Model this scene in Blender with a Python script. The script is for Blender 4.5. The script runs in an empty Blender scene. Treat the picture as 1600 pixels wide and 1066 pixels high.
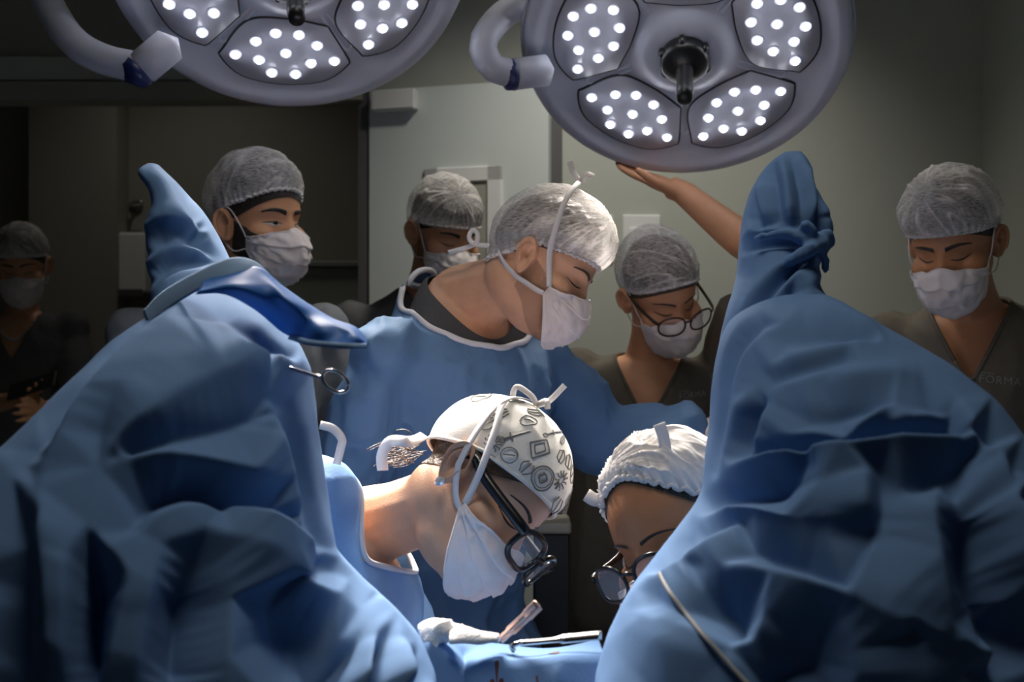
import bpy, math
import numpy as np
from mathutils import Vector, Matrix

# ---------------------------------------------------------------- camera, world, lights, exposure
SC = bpy.context.scene
COL = SC.collection
FPX = 1778.0            # focal length in pixels of the 1600 x 1066 frame
CAMZ = 1.37

def P(px, py, Y):
    """point at depth Y metres in front of the camera"""
    return np.array([(px - 800.0) * Y / FPX, Y, CAMZ - (py - 533.0) * Y / FPX])

cam = bpy.data.cameras.new('camera')
cam.sensor_width = 36.0
cam.lens = 36.0 * FPX / 1600.0
cam.clip_start = 0.05
cam.dof.use_dof = True
cam.dof.focus_distance = 1.6
cam.dof.aperture_fstop = 5.6
camo = bpy.data.objects.new('camera', cam)
COL.objects.link(camo)
camo.location = (0, 0, CAMZ)
camo.rotation_euler = (math.pi / 2, 0, 0)
SC.camera = camo

W = bpy.data.worlds.new('world')
SC.world = W
W.use_nodes = True
W.node_tree.nodes['Background'].inputs[0].default_value = (1.0, 0.95, 0.88, 1)
W.node_tree.nodes['Background'].inputs[1].default_value = 0.008

SC.view_settings.view_transform = 'Standard'
SC.view_settings.look = 'None'
SC.view_settings.gamma = 1.0
SC.view_settings.use_curve_mapping = False
SC.view_settings.exposure = 0.0

def spot(name, loc, target, power, angle, blend, radius, color):
    l = bpy.data.lights.new(name, 'SPOT')
    l.energy = power; l.spot_size = math.radians(angle); l.spot_blend = blend
    l.shadow_soft_size = radius; l.color = color
    o = bpy.data.objects.new(name, l)
    COL.objects.link(o)
    o.location = loc
    d = Vector(target) - Vector(loc)
    o.rotation_euler = d.to_track_quat('-Z', 'Y').to_euler()
    return o

# added unseen fill spots brightening the door wall and corridor (bezels built further down)
FILL_SPOTS = [((0.25, 2.55, 2.86), (0.30, 3.05, 1.0), 62, 108, 0.9),
              ((-1.25, 4.1, 2.86), (-1.25, 4.3, 0.0), 6.0, 130, 0.9)]
for i, (lo, ta, pw, an, bl) in enumerate(FILL_SPOTS):
    spot('downlight_beam', lo, ta, pw, an, bl, 0.09, (1.0, 0.95, 0.86))
# ceiling light panel over the patient (its frame is built further down)
PANEL = (-0.02, 1.12, 2.87)
pl = bpy.data.lights.new('panel_light', 'AREA'); pl.shape = 'RECTANGLE'; pl.size = 0.58; pl.size_y = 0.58
pl.energy = 4.2; pl.color = (1.0, 0.93, 0.84); pl.spread = math.radians(120)
plo = bpy.data.objects.new('panel_light', pl); COL.objects.link(plo); plo.location = (PANEL[0], PANEL[1], PANEL[2] - 0.012)
LAMP_POWER = (250.0, 320.0)
LAMP_COLOR = (1.0, 0.91, 0.82)

# ---------------------------------------------------------------- materials
MATS = {}
def material(name, color, rough=0.6, metal=0.0, noise=0.0, nscale=30.0, bump=0.0, bscale=200.0,
             emit=None, estr=0.0, alpha=None, trans=0.0, sheen=0.0, stretch=None, spec=0.5):
    if name in MATS:
        return MATS[name]
    m = bpy.data.materials.new(name)
    m.use_nodes = True
    nt = m.node_tree
    b = nt.nodes['Principled BSDF']
    out = nt.nodes['Material Output']
    c = (*color, 1)
    b.inputs['Base Color'].default_value = c
    b.inputs['Roughness'].default_value = rough
    b.inputs['Metallic'].default_value = metal
    b.inputs['Specular IOR Level'].default_value = spec
    if sheen:
        b.inputs['Sheen Weight'].default_value = sheen
    tc = nt.nodes.new('ShaderNodeTexCoord')
    vec = tc.outputs['Object']
    if stretch:
        mp = nt.nodes.new('ShaderNodeMapping')
        mp.inputs['Scale'].default_value = stretch
        nt.links.new(vec, mp.inputs['Vector'])
        vec = mp.outputs['Vector']
    if noise:
        n = nt.nodes.new('ShaderNodeTexNoise')
        n.inputs['Scale'].default_value = nscale
        n.inputs['Detail'].default_value = 5
        nt.links.new(vec, n.inputs['Vector'])
        mx = nt.nodes.new('ShaderNodeMix'); mx.data_type = 'RGBA'
        mx.inputs['A'].default_value = (*[max(0, x * (1 - noise)) for x in color], 1)
        mx.inputs['B'].default_value = (*[min(1, x * (1 + noise)) for x in color], 1)
        nt.links.new(n.outputs['Fac'], mx.inputs['Factor'])
        nt.links.new(mx.outputs['Result'], b.inputs['Base Color'])
    if bump:
        n2 = nt.nodes.new('ShaderNodeTexNoise')
        n2.inputs['Scale'].default_value = bscale
        n2.inputs['Detail'].default_value = 4
        nt.links.new(vec, n2.inputs['Vector'])
        bp = nt.nodes.new('ShaderNodeBump')
        bp.inputs['Strength'].default_value = bump
        bp.inputs['Distance'].default_value = 0.004
        nt.links.new(n2.outputs['Fac'], bp.inputs['Height'])
        nt.links.new(bp.outputs['Normal'], b.inputs['Normal'])
    if emit:
        b.inputs['Emission Color'].default_value = (*emit, 1)
        b.inputs['Emission Strength'].default_value = estr
    last = b.outputs['BSDF']
    if trans:
        tl = nt.nodes.new('ShaderNodeBsdfTranslucent')
        tl.inputs['Color'].default_value = c
        ms = nt.nodes.new('ShaderNodeMixShader')
        ms.inputs['Fac'].default_value = trans
        nt.links.new(last, ms.inputs[1]); nt.links.new(tl.outputs[0], ms.inputs[2])
        last = ms.outputs[0]
    if alpha is not None:
        tr = nt.nodes.new('ShaderNodeBsdfTransparent')
        ms = nt.nodes.new('ShaderNodeMixShader')
        if isinstance(alpha, tuple):          # fibrous sheer cloth: streaky opacity
            n3 = nt.nodes.new('ShaderNodeTexNoise')
            n3.inputs['Scale'].default_value = 330
            n3.inputs['Detail'].default_value = 6
            mp3 = nt.nodes.new('ShaderNodeMapping')
            mp3.inputs['Scale'].default_value = (0.30, 0.30, 1.3)
            nt.links.new(tc.outputs['Object'], mp3.inputs['Vector'])
            nt.links.new(mp3.outputs['Vector'], n3.inputs['Vector'])
            mr = nt.nodes.new('ShaderNodeMapRange')
            mr.inputs['From Min'].default_value = 0.38
            mr.inputs['From Max'].default_value = 0.66
            mr.inputs['To Min'].default_value = alpha[0]
            mr.inputs['To Max'].default_value = alpha[1]
            nt.links.new(n3.outputs['Fac'], mr.inputs['Value'])
            at = nt.nodes.new('ShaderNodeAttribute'); at.attribute_name = 'fold'
            ad = nt.nodes.new('ShaderNodeMath'); ad.operation = 'ADD'; ad.use_clamp = True
            nt.links.new(mr.outputs[0], ad.inputs[0]); nt.links.new(at.outputs['Fac'], ad.inputs[1])
            nt.links.new(ad.outputs[0], ms.inputs['Fac'])
        else:
            ms.inputs['Fac'].default_value = alpha
        nt.links.new(tr.outputs[0], ms.inputs[1]); nt.links.new(last, ms.inputs[2])
        last = ms.outputs[0]
    nt.links.new(last, out.inputs['Surface'])
    MATS[name] = m
    return m

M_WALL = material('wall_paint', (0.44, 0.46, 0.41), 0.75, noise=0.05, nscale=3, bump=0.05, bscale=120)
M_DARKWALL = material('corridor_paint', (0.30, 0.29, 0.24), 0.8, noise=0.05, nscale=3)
M_DOOR = material('door_laminate', (0.62, 0.67, 0.65), 0.45, noise=0.03, nscale=4)
M_JAMB = material('door_jamb_metal', (0.09, 0.09, 0.09), 0.5, noise=0.1)
M_WHITEPL = material('white_plastic', (0.75, 0.76, 0.74), 0.4, noise=0.03)
M_FLOOR = material('vinyl_floor', (0.30, 0.31, 0.30), 0.4, noise=0.15, nscale=40)
M_DRAPE = material('blue_nonwoven', (0.140, 0.258, 0.475), 0.85, noise=0.06, nscale=12, bump=0.08, bscale=420, trans=0.10, spec=0.15)
M_DRAPEIN = material('blue_film_lining', (0.04, 0.20, 0.62), 0.55, noise=0.08, nscale=12, trans=0.2)
M_BAND = material('blue_band', (0.23, 0.37, 0.58), 0.8, noise=0.05, nscale=12)
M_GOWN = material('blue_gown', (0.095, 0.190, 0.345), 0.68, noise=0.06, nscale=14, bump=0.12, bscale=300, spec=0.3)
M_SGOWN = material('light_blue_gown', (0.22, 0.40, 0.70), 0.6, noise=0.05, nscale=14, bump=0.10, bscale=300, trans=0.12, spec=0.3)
M_OLIVE = material('olive_scrub', (0.115, 0.100, 0.078), 0.85, noise=0.10, nscale=60, bump=0.2, bscale=600, spec=0.2)
M_GREY = material('grey_scrub', (0.19, 0.205, 0.225), 0.85, noise=0.10, nscale=60, bump=0.2, bscale=600, spec=0.2)
M_DGREY = material('dark_grey_scrub', (0.095, 0.095, 0.10), 0.85, noise=0.12, nscale=60, bump=0.2, bscale=600, spec=0.2)
M_TEE = material('charcoal_undershirt', (0.07, 0.07, 0.075), 0.9, noise=0.2, nscale=200, bump=0.3, bscale=700, spec=0.2)
M_PIPE = material('pale_binding', (0.62, 0.62, 0.66), 0.7)
M_MASK = material('mask_nonwoven', (0.86, 0.79, 0.77), 0.75, noise=0.03, nscale=60, bump=0.08, bscale=500, trans=0.18, spec=0.2)
M_STRAP = material('white_tie', (0.80, 0.77, 0.76), 0.75, trans=0.15, spec=0.2)
M_CAP = material('sheer_cap', (0.74, 0.71, 0.69), 0.8, alpha=(0.30, 0.64), bump=0.12, bscale=260, trans=0.25, spec=0.15)
M_CAPD = material('dense_cap', (0.84, 0.80, 0.77), 0.8, alpha=(0.85, 1.0), bump=0.12, bscale=260, trans=0.2, spec=0.15)
M_CAPRIM = material('cap_elastic', (0.76, 0.73, 0.71), 0.8, bump=0.5, bscale=500, alpha=0.85, spec=0.15)
M_PCAP = material('printed_cap_cotton', (0.80, 0.78, 0.72), 0.8, noise=0.04, nscale=20, bump=0.15, bscale=600, spec=0.2)
M_INK = material('grey_ink', (0.16, 0.155, 0.15), 0.8)
M_HAIRB = material('dark_hair', (0.020, 0.014, 0.010), 0.45, noise=0.5, nscale=60, bump=0.8, bscale=300, stretch=(1, 1, 0.25))
M_HAIRL = material('brown_hair', (0.075, 0.042, 0.024), 0.45, noise=0.5, nscale=60, bump=0.8, bscale=300, stretch=(1, 0.25, 1))
M_BEARD = material('beard_hair', (0.030, 0.020, 0.015), 0.8, noise=0.5, nscale=300, bump=1.0, bscale=500)
M_STUB = material('stubble', (0.10, 0.055, 0.035), 0.8, alpha=0.28)
M_BLACKPL = material('black_acetate', (0.010, 0.010, 0.011), 0.22)
M_TORT = material('tortoiseshell', (0.045, 0.022, 0.012), 0.25, noise=0.7, nscale=60)
M_LENS = material('lens_glass', (0.85, 0.88, 0.95), 0.05, alpha=0.10)
M_EYEW = material('eye_white', (0.55, 0.52, 0.50), 0.2)
M_IRIS = material('dark_iris', (0.012, 0.008, 0.006), 0.1)
M_STEEL = material('surgical_steel', (0.62, 0.60, 0.58), 0.22, metal=1.0)
M_COPPER = material('stained_steel', (0.66, 0.42, 0.33), 0.35, metal=0.75, noise=0.35, nscale=60)
M_LAMP = material('lamp_enamel', (0.50, 0.52, 0.61), 0.38, noise=0.03, nscale=6)
M_LAMPIN = material('lamp_pod_plate', (0.40, 0.41, 0.48), 0.35)
M_SEAL = material('lamp_black_seal', (0.012, 0.012, 0.015), 0.4)
M_HANDLE = material('lamp_black_handle', (0.010, 0.010, 0.011), 0.35)
M_BLUECAP = material('lamp_blue_ring', (0.01, 0.02, 0.10), 0.4)
M_LED = material('led_glow', (1, 1, 1), 0.2, emit=(0.90, 0.92, 1.0), estr=18.0)
M_LEDRIM = material('led_lens_clear', (0.60, 0.62, 0.72), 0.12)
M_GAUZE = material('white_gauze', (0.80, 0.78, 0.76), 0.9, noise=0.06, nscale=50, bump=0.5, bscale=400)
M_CORD = material('grey_cord', (0.22, 0.23, 0.24), 0.6)
M_BLOOD = material('dried_stain', (0.07, 0.012, 0.010), 0.6, noise=0.3, nscale=80)
M_BLACK = material('black_rubber', (0.012, 0.012, 0.012), 0.5)
M_PEARL = material('pearl', (0.55, 0.53, 0.48), 0.25)
M_GEM = material('cut_crystal', (0.85, 0.87, 0.92), 0.05, metal=0.6)
M_GLOVE = material('latex_glove', (0.72, 0.68, 0.58), 0.5)
M_LOGO = material('pale_embroidery', (0.26, 0.25, 0.23), 0.8)
M_CREAM = material('cream_laminate', (0.50, 0.46, 0.36), 0.5)
M_FROST = material('frosted_pane', (0.36, 0.36, 0.31), 0.25)
M_SCREEN = material('phone_glass', (0.02, 0.02, 0.022), 0.08)

def skin(name, c):
    return material(name, c, 0.50, noise=0.12, nscale=45, bump=0.12, bscale=350, spec=0.4)
SK_FAIR = skin('skin_fair', (0.62, 0.35, 0.22))
SK_MED = skin('skin_medium', (0.58, 0.29, 0.155))
SK_TAN = skin('skin_tan', (0.46, 0.21, 0.10))
SK_DEEP = skin('skin_deep', (0.42, 0.175, 0.075))

# ---------------------------------------------------------------- mesh helpers
WLOC = {}
def mk(name, V, F, mat, parent=None, smooth=True, origin=None):
    V = np.asarray(V, float)
    if parent is not None:
        o0 = WLOC[parent.name]
    elif origin is not None:
        o0 = np.asarray(origin, float)
    else:
        lo, hi = V.min(0), V.max(0)
        o0 = np.array([(lo[0] + hi[0]) / 2, (lo[1] + hi[1]) / 2, lo[2]])
    me = bpy.data.meshes.new(name)
    me.from_pydata((V - o0).tolist(), [], [tuple(map(int, f)) for f in F])
    me.update()
    if smooth:
        me.polygons.foreach_set('use_smooth', np.ones(len(me.polygons), bool))
    me.materials.append(mat)
    ob = bpy.data.objects.new(name, me)
    COL.objects.link(ob)
    if parent is not None:
        ob.parent = parent
    else:
        ob.location = o0
    WLOC[ob.name] = o0
    return ob

def empty(name, loc):
    o = bpy.data.objects.new(name, None)
    COL.objects.link(o)
    o.location = loc
    o.empty_display_size = 0.1
    WLOC[o.name] = np.asarray(loc, float)
    return o

def tag(o, label, cat, group=None, kind=None):
    o['label'] = label; o['category'] = cat
    if group: o['group'] = group
    if kind: o['kind'] = kind
    return o

def solid(o, t, off=0.0):
    m = o.modifiers.new('thickness', 'SOLIDIFY'); m.thickness = t; m.offset = off
    return o

def structure(o):
    o['kind'] = 'structure'
    return o

def join(parts):
    Vs, Fs, n = [], [], 0
    for V, F in parts:
        V = np.asarray(V, float)
        Vs.append(V)
        Fs += [tuple(int(i) + n for i in f) for f in F]
        n += len(V)
    return np.vstack(Vs), Fs

def gridfaces(nr, nc, wrap=False, flip=False):
    F = []
    for i in range(nr - 1):
        for j in range(nc if wrap else nc - 1):
            k = (j + 1) % nc
            q = (i * nc + j, i * nc + k, (i + 1) * nc + k, (i + 1) * nc + j)
            F.append(q[::-1] if flip else q)
    return F

def spline(pts, n):
    """Catmull-Rom through pts (any dimension), n samples, even in chord length"""
    pts = np.asarray(pts, float)
    if len(pts) == 2:
        t = np.linspace(0, 1, n)[:, None]
        return pts[0] * (1 - t) + pts[1] * t
    p = np.vstack([2 * pts[0] - pts[1], pts, 2 * pts[-1] - pts[-2]])
    d = np.linalg.norm(np.diff(pts[:, :3], axis=0), axis=1) + 1e-9
    s = np.concatenate([[0], np.cumsum(d)])
    u = np.linspace(0, s[-1], n)
    k = np.clip(np.searchsorted(s, u, side='right') - 1, 0, len(pts) - 2)
    t = ((u - s[k]) / d[k])[:, None]
    a, b, c, e = p[k], p[k + 1], p[k + 2], p[k + 3]
    return 0.5 * (2 * b + (c - a) * t + (2 * a - 5 * b + 4 * c - e) * t**2 + (3 * b - a - 3 * c + e) * t**3)

def frames(path):
    T = np.gradient(path, axis=0)
    T /= np.linalg.norm(T, axis=1)[:, None] + 1e-12
    ref = np.array([0, 0, 1.0]) if abs(T[0][2]) < 0.9 else np.array([1.0, 0, 0])
    N = np.zeros_like(T)
    n = ref - T[0] * ref.dot(T[0]); n /= np.linalg.norm(n)
    for i in range(len(T)):
        n = n - T[i] * n.dot(T[i]); n /= np.linalg.norm(n) + 1e-12
        N[i] = n
    return T, N, np.cross(T, N)

def tube(pts, radii, n=12, seg=None, closed=False):
    pts = np.asarray(pts, float)
    radii = np.broadcast_to(np.asarray(radii, float), (len(pts),))
    if seg:
        pr = spline(np.hstack([pts, radii[:, None]]), seg)
        pts, radii = pr[:, :3], np.maximum(pr[:, 3], 1e-4)
    T, N, B = frames(pts)
    a = np.linspace(0, 2 * np.pi, n, endpoint=False)
    ring = N[:, None] * np.cos(a)[None, :, None] + B[:, None] * np.sin(a)[None, :, None]
    V = (pts[:, None] + ring * radii[:, None, None]).reshape(-1, 3)
    F = gridfaces(len(pts), n, True)
    # rounded end caps
    m = len(V)
    V = np.vstack([V, pts[0] - T[0] * radii[0] * 0.6, pts[-1] + T[-1] * radii[-1] * 0.6])
    for j in range(n):
        k = (j + 1) % n
        F.append((m, k, j)); F.append((m + 1, (len(pts) - 1) * n + j, (len(pts) - 1) * n + k))
    return V, F

def ribbon(pts, nrm, width, thick=0.0012, seg=None):
    """flat strap along pts, lying perpendicular to nrm (array or one vector)"""
    pts = np.asarray(pts, float)
    nrm = np.broadcast_to(np.asarray(nrm, float), pts.shape)
    if seg:
        q = spline(np.hstack([pts, nrm]), seg); pts, nrm = q[:, :3], q[:, 3:]
    T = np.gradient(pts, axis=0); T /= np.linalg.norm(T, axis=1)[:, None] + 1e-12
    nn = nrm - T * (nrm * T).sum(1)[:, None]; nn /= np.linalg.norm(nn, axis=1)[:, None] + 1e-12
    S = np.cross(T, nn)
    w = np.broadcast_to(np.asarray(width, float), (len(pts),))[:, None] / 2
    h = thick / 2
    V = np.stack([pts + S * w + nn * h, pts - S * w + nn * h, pts - S * w - nn * h, pts + S * w - nn * h], 1).reshape(-1, 3)
    F = gridfaces(len(pts), 4, True)
    m = (len(pts) - 1) * 4
    F += [(3, 2, 1, 0), (m, m + 1, m + 2, m + 3)]
    return V, F

def ellipsoid(c, r, R=None, nu=24, nv=16):
    u = np.linspace(0, 2 * np.pi, nu, endpoint=False)
    v = np.linspace(-np.pi / 2, np.pi / 2, nv)[1:-1]
    g = np.stack([np.outer(np.cos(v), np.cos(u)), np.outer(np.cos(v), np.sin(u)), np.outer(np.sin(v), np.ones(nu))], -1).reshape(-1, 3)
    g = np.vstack([g, [0, 0, -1], [0, 0, 1]]) * np.asarray(r)
    if R is not None: g = g @ np.asarray(R).T
    F = gridfaces(nv - 2, nu, True)
    m = (nv - 2) * nu
    for j in range(nu):
        k = (j + 1) % nu
        F += [(m, k, j), (m + 1, (nv - 3) * nu + j, (nv - 3) * nu + k)]
    return g + np.asarray(c), F

def box(lo, hi, bev=0.0):
    lo, hi = np.asarray(lo, float), np.asarray(hi, float)
    if bev <= 0:
        V = np.array([[x, y, z] for x in (lo[0], hi[0]) for y in (lo[1], hi[1]) for z in (lo[2], hi[2])])
        return V, [(0, 1, 3, 2), (4, 6, 7, 5), (0, 4, 5, 1), (2, 3, 7, 6), (0, 2, 6, 4), (1, 5, 7, 3)]
    V, F = [], []
    idx = {}
    for i, x in enumerate((0, 1)):
        for j, y in enumerate((0, 1)):
            for k, z in enumerate((0, 1)):
                c = np.array([hi[0] if x else lo[0], hi[1] if y else lo[1], hi[2] if z else lo[2]])
                s = np.array([-1 if x else 1, -1 if y else 1, -1 if z else 1]) * bev
                for a in range(3):
                    q = c + s; q[a] = c[a]
                    idx[(x, y, z, a)] = len(V); V.append(q)
    def ring(fs): F.append(tuple(fs))
    for a in range(3):
        b, c = [(1, 2), (2, 0), (0, 1)][a]
        for s in (0, 1):
            def key(u, v):
                k = [0, 0, 0]; k[a] = s; k[b] = u; k[c] = v
                return idx[(*k, a)]
            q = [key(0, 0), key(1, 0), key(1, 1), key(0, 1)]
            ring(q if s else q[::-1])
        for u in (0, 1):
            for v in (0, 1):
                def key2(s, ax):
                    k = [0, 0, 0]; k[a] = s; k[b] = u; k[c] = v
                    return idx[(*k, ax)]
                q = [key2(0, b), key2(1, b), key2(1, c), key2(0, c)]
                ring(q if (u ^ v) == 0 else q[::-1])
    for x in (0, 1):
        for y in (0, 1):
            for z in (0, 1):
                q = [idx[(x, y, z, a)] for a in range(3)]
                ring(q if (x ^ y ^ z) else q[::-1])
    return np.array(V), F

def lathe(profile, c, ax, n=48, R=None):
    """profile list of (radius, height) revolved about the local z of R at c"""
    a = np.linspace(0, 2 * np.pi, n, endpoint=False)
    V = np.array([[r * math.cos(t), r * math.sin(t), h] for r, h in profile for t in a])
    if R is not None: V = V @ np.asarray(R).T
    F = gridfaces(len(profile), n, True)
    F.append(tuple(range(n))[::-1]); F.append(tuple((len(profile) - 1) * n + j for j in range(n)))
    return V + np.asarray(c), F

# lattice value noise, vectorised
_rng = np.random.RandomState(7)
_TAB = _rng.rand(32, 32, 32)
def vnoise(p):
    p = np.asarray(p, float)
    i = np.floor(p).astype(int); f = p - i; f = f * f * (3 - 2 * f)
    r = 0
    for dx in (0, 1):
        for dy in (0, 1):
            for dz in (0, 1):
                w = (f[:, 0] if dx else 1 - f[:, 0]) * (f[:, 1] if dy else 1 - f[:, 1]) * (f[:, 2] if dz else 1 - f[:, 2])
                r = r + w * _TAB[(i[:, 0] + dx) % 32, (i[:, 1] + dy) % 32, (i[:, 2] + dz) % 32]
    return r * 2 - 1
def ridged(p):
    return 1 - np.abs(vnoise(p)) * 2

def normals(V, F):
    me = bpy.data.meshes.new('tmp')
    me.from_pydata(V.tolist(), [], [tuple(map(int, f)) for f in F]); me.update()
    n = np.zeros(len(V) * 3)
    me.vertices.foreach_get('normal', n) if False else me.vertex_normals.foreach_get('vector', n)
    bpy.data.meshes.remove(me)
    return n.reshape(-1, 3)

def laplace(V, F, it, k=0.5):
    E = set()
    for f in F:
        for a, b in zip(f, f[1:] + f[:1]):
            E.add((a, b) if a < b else (b, a))
    E = np.array(list(E))
    cnt = np.zeros(len(V)); np.add.at(cnt, E[:, 0], 1); np.add.at(cnt, E[:, 1], 1)
    for _ in range(it):
        S = np.stack([np.bincount(E[:, 0], V[E[:, 1], c], len(V)) + np.bincount(E[:, 1], V[E[:, 0], c], len(V)) for c in range(3)], 1)
        V = V + k * (S / np.maximum(cnt, 1)[:, None] - V)
    return V

def fuse(parts, voxel, smooth=2):
    """closed volumes -> one continuous skin"""
    V, F = join(parts)
    me = bpy.data.meshes.new('tmp_fuse')
    me.from_pydata(V.tolist(), [], F); me.update()
    ob = bpy.data.objects.new('tmp_fuse', me); COL.objects.link(ob)
    m = ob.modifiers.new('r', 'REMESH'); m.mode = 'VOXEL'; m.voxel_size = voxel; m.adaptivity = 0
    dg = bpy.context.evaluated_depsgraph_get(); dg.update()
    ev = ob.evaluated_get(dg); em = ev.to_mesh()
    n = len(em.vertices); co = np.zeros(n * 3); em.vertices.foreach_get('co', co)
    F2 = [tuple(p.vertices) for p in em.polygons]
    ev.to_mesh_clear()
    bpy.data.objects.remove(ob); bpy.data.meshes.remove(me)
    V2 = co.reshape(-1, 3)
    if smooth: V2 = laplace(V2, F2, smooth)
    return V2, F2

def clip(V, F, g):
    """keep g>0; returns V, F and the chained cut loops"""
    V = list(map(tuple, V)); g = list(g); cut = {}; out = []; segs = {}
    def mid(a, b):
        k = (min(a, b), max(a, b))
        if k not in cut:
            t = g[a] / (g[a] - g[b])
            cut[k] = len(V)
            V.append(tuple(V[a][i] + t * (V[b][i] - V[a][i]) for i in range(3)))
        return cut[k]
    for f in F:
        s = [g[i] > 0 for i in f]
        if all(s): out.append(f); continue
        if not any(s): continue
        poly, ends = [], []
        for a, b in zip(f, f[1:] + f[:1]):
            if g[a] > 0: poly.append(a)
            if (g[a] > 0) != (g[b] > 0):
                m = mid(a, b); poly.append(m); ends.append(m)
        if len(poly) >= 3: out.append(tuple(poly))
        if len(ends) == 2:
            segs.setdefault(ends[0], []).append(ends[1]); segs.setdefault(ends[1], []).append(ends[0])
    loops = []
    seen = set()
    for st in segs:
        if st in seen: continue
        lp = [st]; seen.add(st); cur = st
        while True:
            nx = [q for q in segs[cur] if q not in seen]
            if not nx: break
            cur = nx[0]; seen.add(cur); lp.append(cur)
        if len(lp) > 8: loops.append(np.array([V[i] for i in lp]))
    used = sorted({i for f in out for i in f}); mp = {a: b for b, a in enumerate(used)}
    return np.array([V[i] for i in used]), [tuple(mp[i] for i in f) for f in out], loops

def unit(v):
    v = np.asarray(v, float); return v / np.linalg.norm(v)

# ================================================================ THE ROOM
def quad_wall(name, lo, hi, mat):
    V, F = box(lo, hi)
    return structure(mk(name, V, F, mat, smooth=False))

quad_wall('floor', (-3.0, -1.5, -0.05), (1.6, 5.2, 0.0), M_FLOOR)
quad_wall('ceiling', (-3.0, -0.2, 2.9), (1.6, 5.2, 2.98), M_WALL)
XD0, XD1 = P(577, 0, 3.45)[0], P(857, 0, 3.30)[0]
quad_wall('wall_back', (P(877, 0, 3.36)[0], 3.36, 0), (1.6, 3.46, 2.9), M_WALL)
quad_wall('wall_right', (P(1535, 0, 3.36)[0], 0.6, 0), (1.6, 3.36, 2.9), M_WALL)
quad_wall('wall_over_door', (XD0 - 0.02, 3.50, 2.14), (P(877, 0, 3.36)[0], 3.60, 2.9), M_WALL)
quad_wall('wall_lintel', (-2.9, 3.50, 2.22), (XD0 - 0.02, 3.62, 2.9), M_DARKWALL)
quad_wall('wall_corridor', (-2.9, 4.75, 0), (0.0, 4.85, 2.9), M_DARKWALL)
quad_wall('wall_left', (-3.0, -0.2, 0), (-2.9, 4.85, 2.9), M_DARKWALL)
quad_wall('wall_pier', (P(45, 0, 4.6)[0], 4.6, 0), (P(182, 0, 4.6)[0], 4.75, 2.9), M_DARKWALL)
# sliding-track trim along the lintel
quad_wall('trim_1', (-2.9, 3.46, 2.165), (XD0 - 0.02, 3.52, 2.235), M_WALL)
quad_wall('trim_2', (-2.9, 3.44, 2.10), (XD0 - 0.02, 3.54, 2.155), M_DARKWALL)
quad_wall('trim_3', (XD0 - 0.035, 3.46, 0), (XD0 - 0.004, 3.56, 2.14), M_JAMB)
quad_wall('trim_4', (XD1 + 0.002, 3.33, 0), (P(877, 0, 3.36)[0] + 0.002, 3.44, 2.3), M_JAMB)

# door leaf standing slightly ajar, with a vision panel
def door():
    root = empty('door_1', (XD0, 3.45, 0)); structure(root)
    a = np.array([XD0, 3.45]); b = np.array([XD1, 3.30])
    e = unit(b - a); n = np.array([-e[1], e[0]]); L = np.linalg.norm(b - a)
    def slab(u0, u1, z0, z1, t0, t1, bev=0.0):
        V, F = box((u0, t0, z0), (u1, t1, z1), bev)
        W_ = np.column_stack([a[0] + V[:, 0] * e[0] + V[:, 1] * n[0], a[1] + V[:, 0] * e[1] + V[:, 1] * n[1], V[:, 2]])
        return W_, F
    def uz(px, py):
        # intersect pixel ray with door plane
        d = np.array([(px - 800) / FPX, 1.0])
        t = np.dot(a, n) / np.dot(d, n)
        q = d * t
        return np.dot(q - a, e), CAMZ - (py - 533) / FPX * t
    u0, zt = uz(664, 264); u1, _ = uz(785, 262); zb = zt - 0.62
    V, F = join([slab(0, u0, 0.01, 2.13, 0, 0.04), slab(u1, L, 0.01, 2.13, 0, 0.04),
                 slab(u0, u1, zt, 2.13, 0, 0.04), slab(u0, u1, 0.01, zb, 0, 0.04)])
    mk('door_leaf', V, F, M_DOOR, root, False)
    w = 0.045
    V, F = join([slab(u0, u0 + w, zb, zt, -0.012, 0.045, 0.003), slab(u1 - w, u1, zb, zt, -0.012, 0.045, 0.003),
                 slab(u0, u1, zt - w, zt, -0.012, 0.045, 0.003), slab(u0, u1, zb, zb + w, -0.012, 0.045, 0.003)])
    mk('window_frame', V, F, M_WHITEPL, root, False)
    V, F = slab(u0 + w, u1 - w, zb + w, zt - w, -0.004, 0.006)
    mk('pane', V, F, M_FROST, root, False)
    V, F = slab(0.02, 0.16, 2.06, 2.12, -0.04, 0.0, 0.004)
    mk('door_closer', V, F, M_WHITEPL, root, False)
door()

def switch_plate(px, py, w, h, label, rocker=True):
    c = P(px, py, 3.36)
    root = empty('light_switch', (c[0], 3.36, c[2]))
    tag(root, label, 'switch')
    V, F = box((c[0] - w / 2, 3.348, c[2] - h / 2), (c[0] + w / 2, 3.362, c[2] + h / 2), 0.003)
    mk('plate', V, F, M_WHITEPL, root, False)
    V, F = box((c[0] - w * .34, 3.344, c[2] - h * .30), (c[0] + w * .34, 3.352, c[2] + h * .22), 0.002)
    mk('insert', V, F, M_WHITEPL, root, False)
    if rocker:
        for s in (-1, 0, 1):
            V, F = box((c[0] + s * w * .2 - w * .08, 3.341, c[2] - h * .12), (c[0] + s * w * .2 + w * .08, 3.347, c[2] + h * .05), 0.001)
            mk('rocker', V, F, M_WHITEPL, root, False)
switch_plate(1002, 372, 0.112, 0.135, 'white wall switch plate above the cap of the woman in glasses')
switch_plate(930, 372, 0.105, 0.135, 'white wall switch plate half hidden behind the gowned man in the middle', False)

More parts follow.
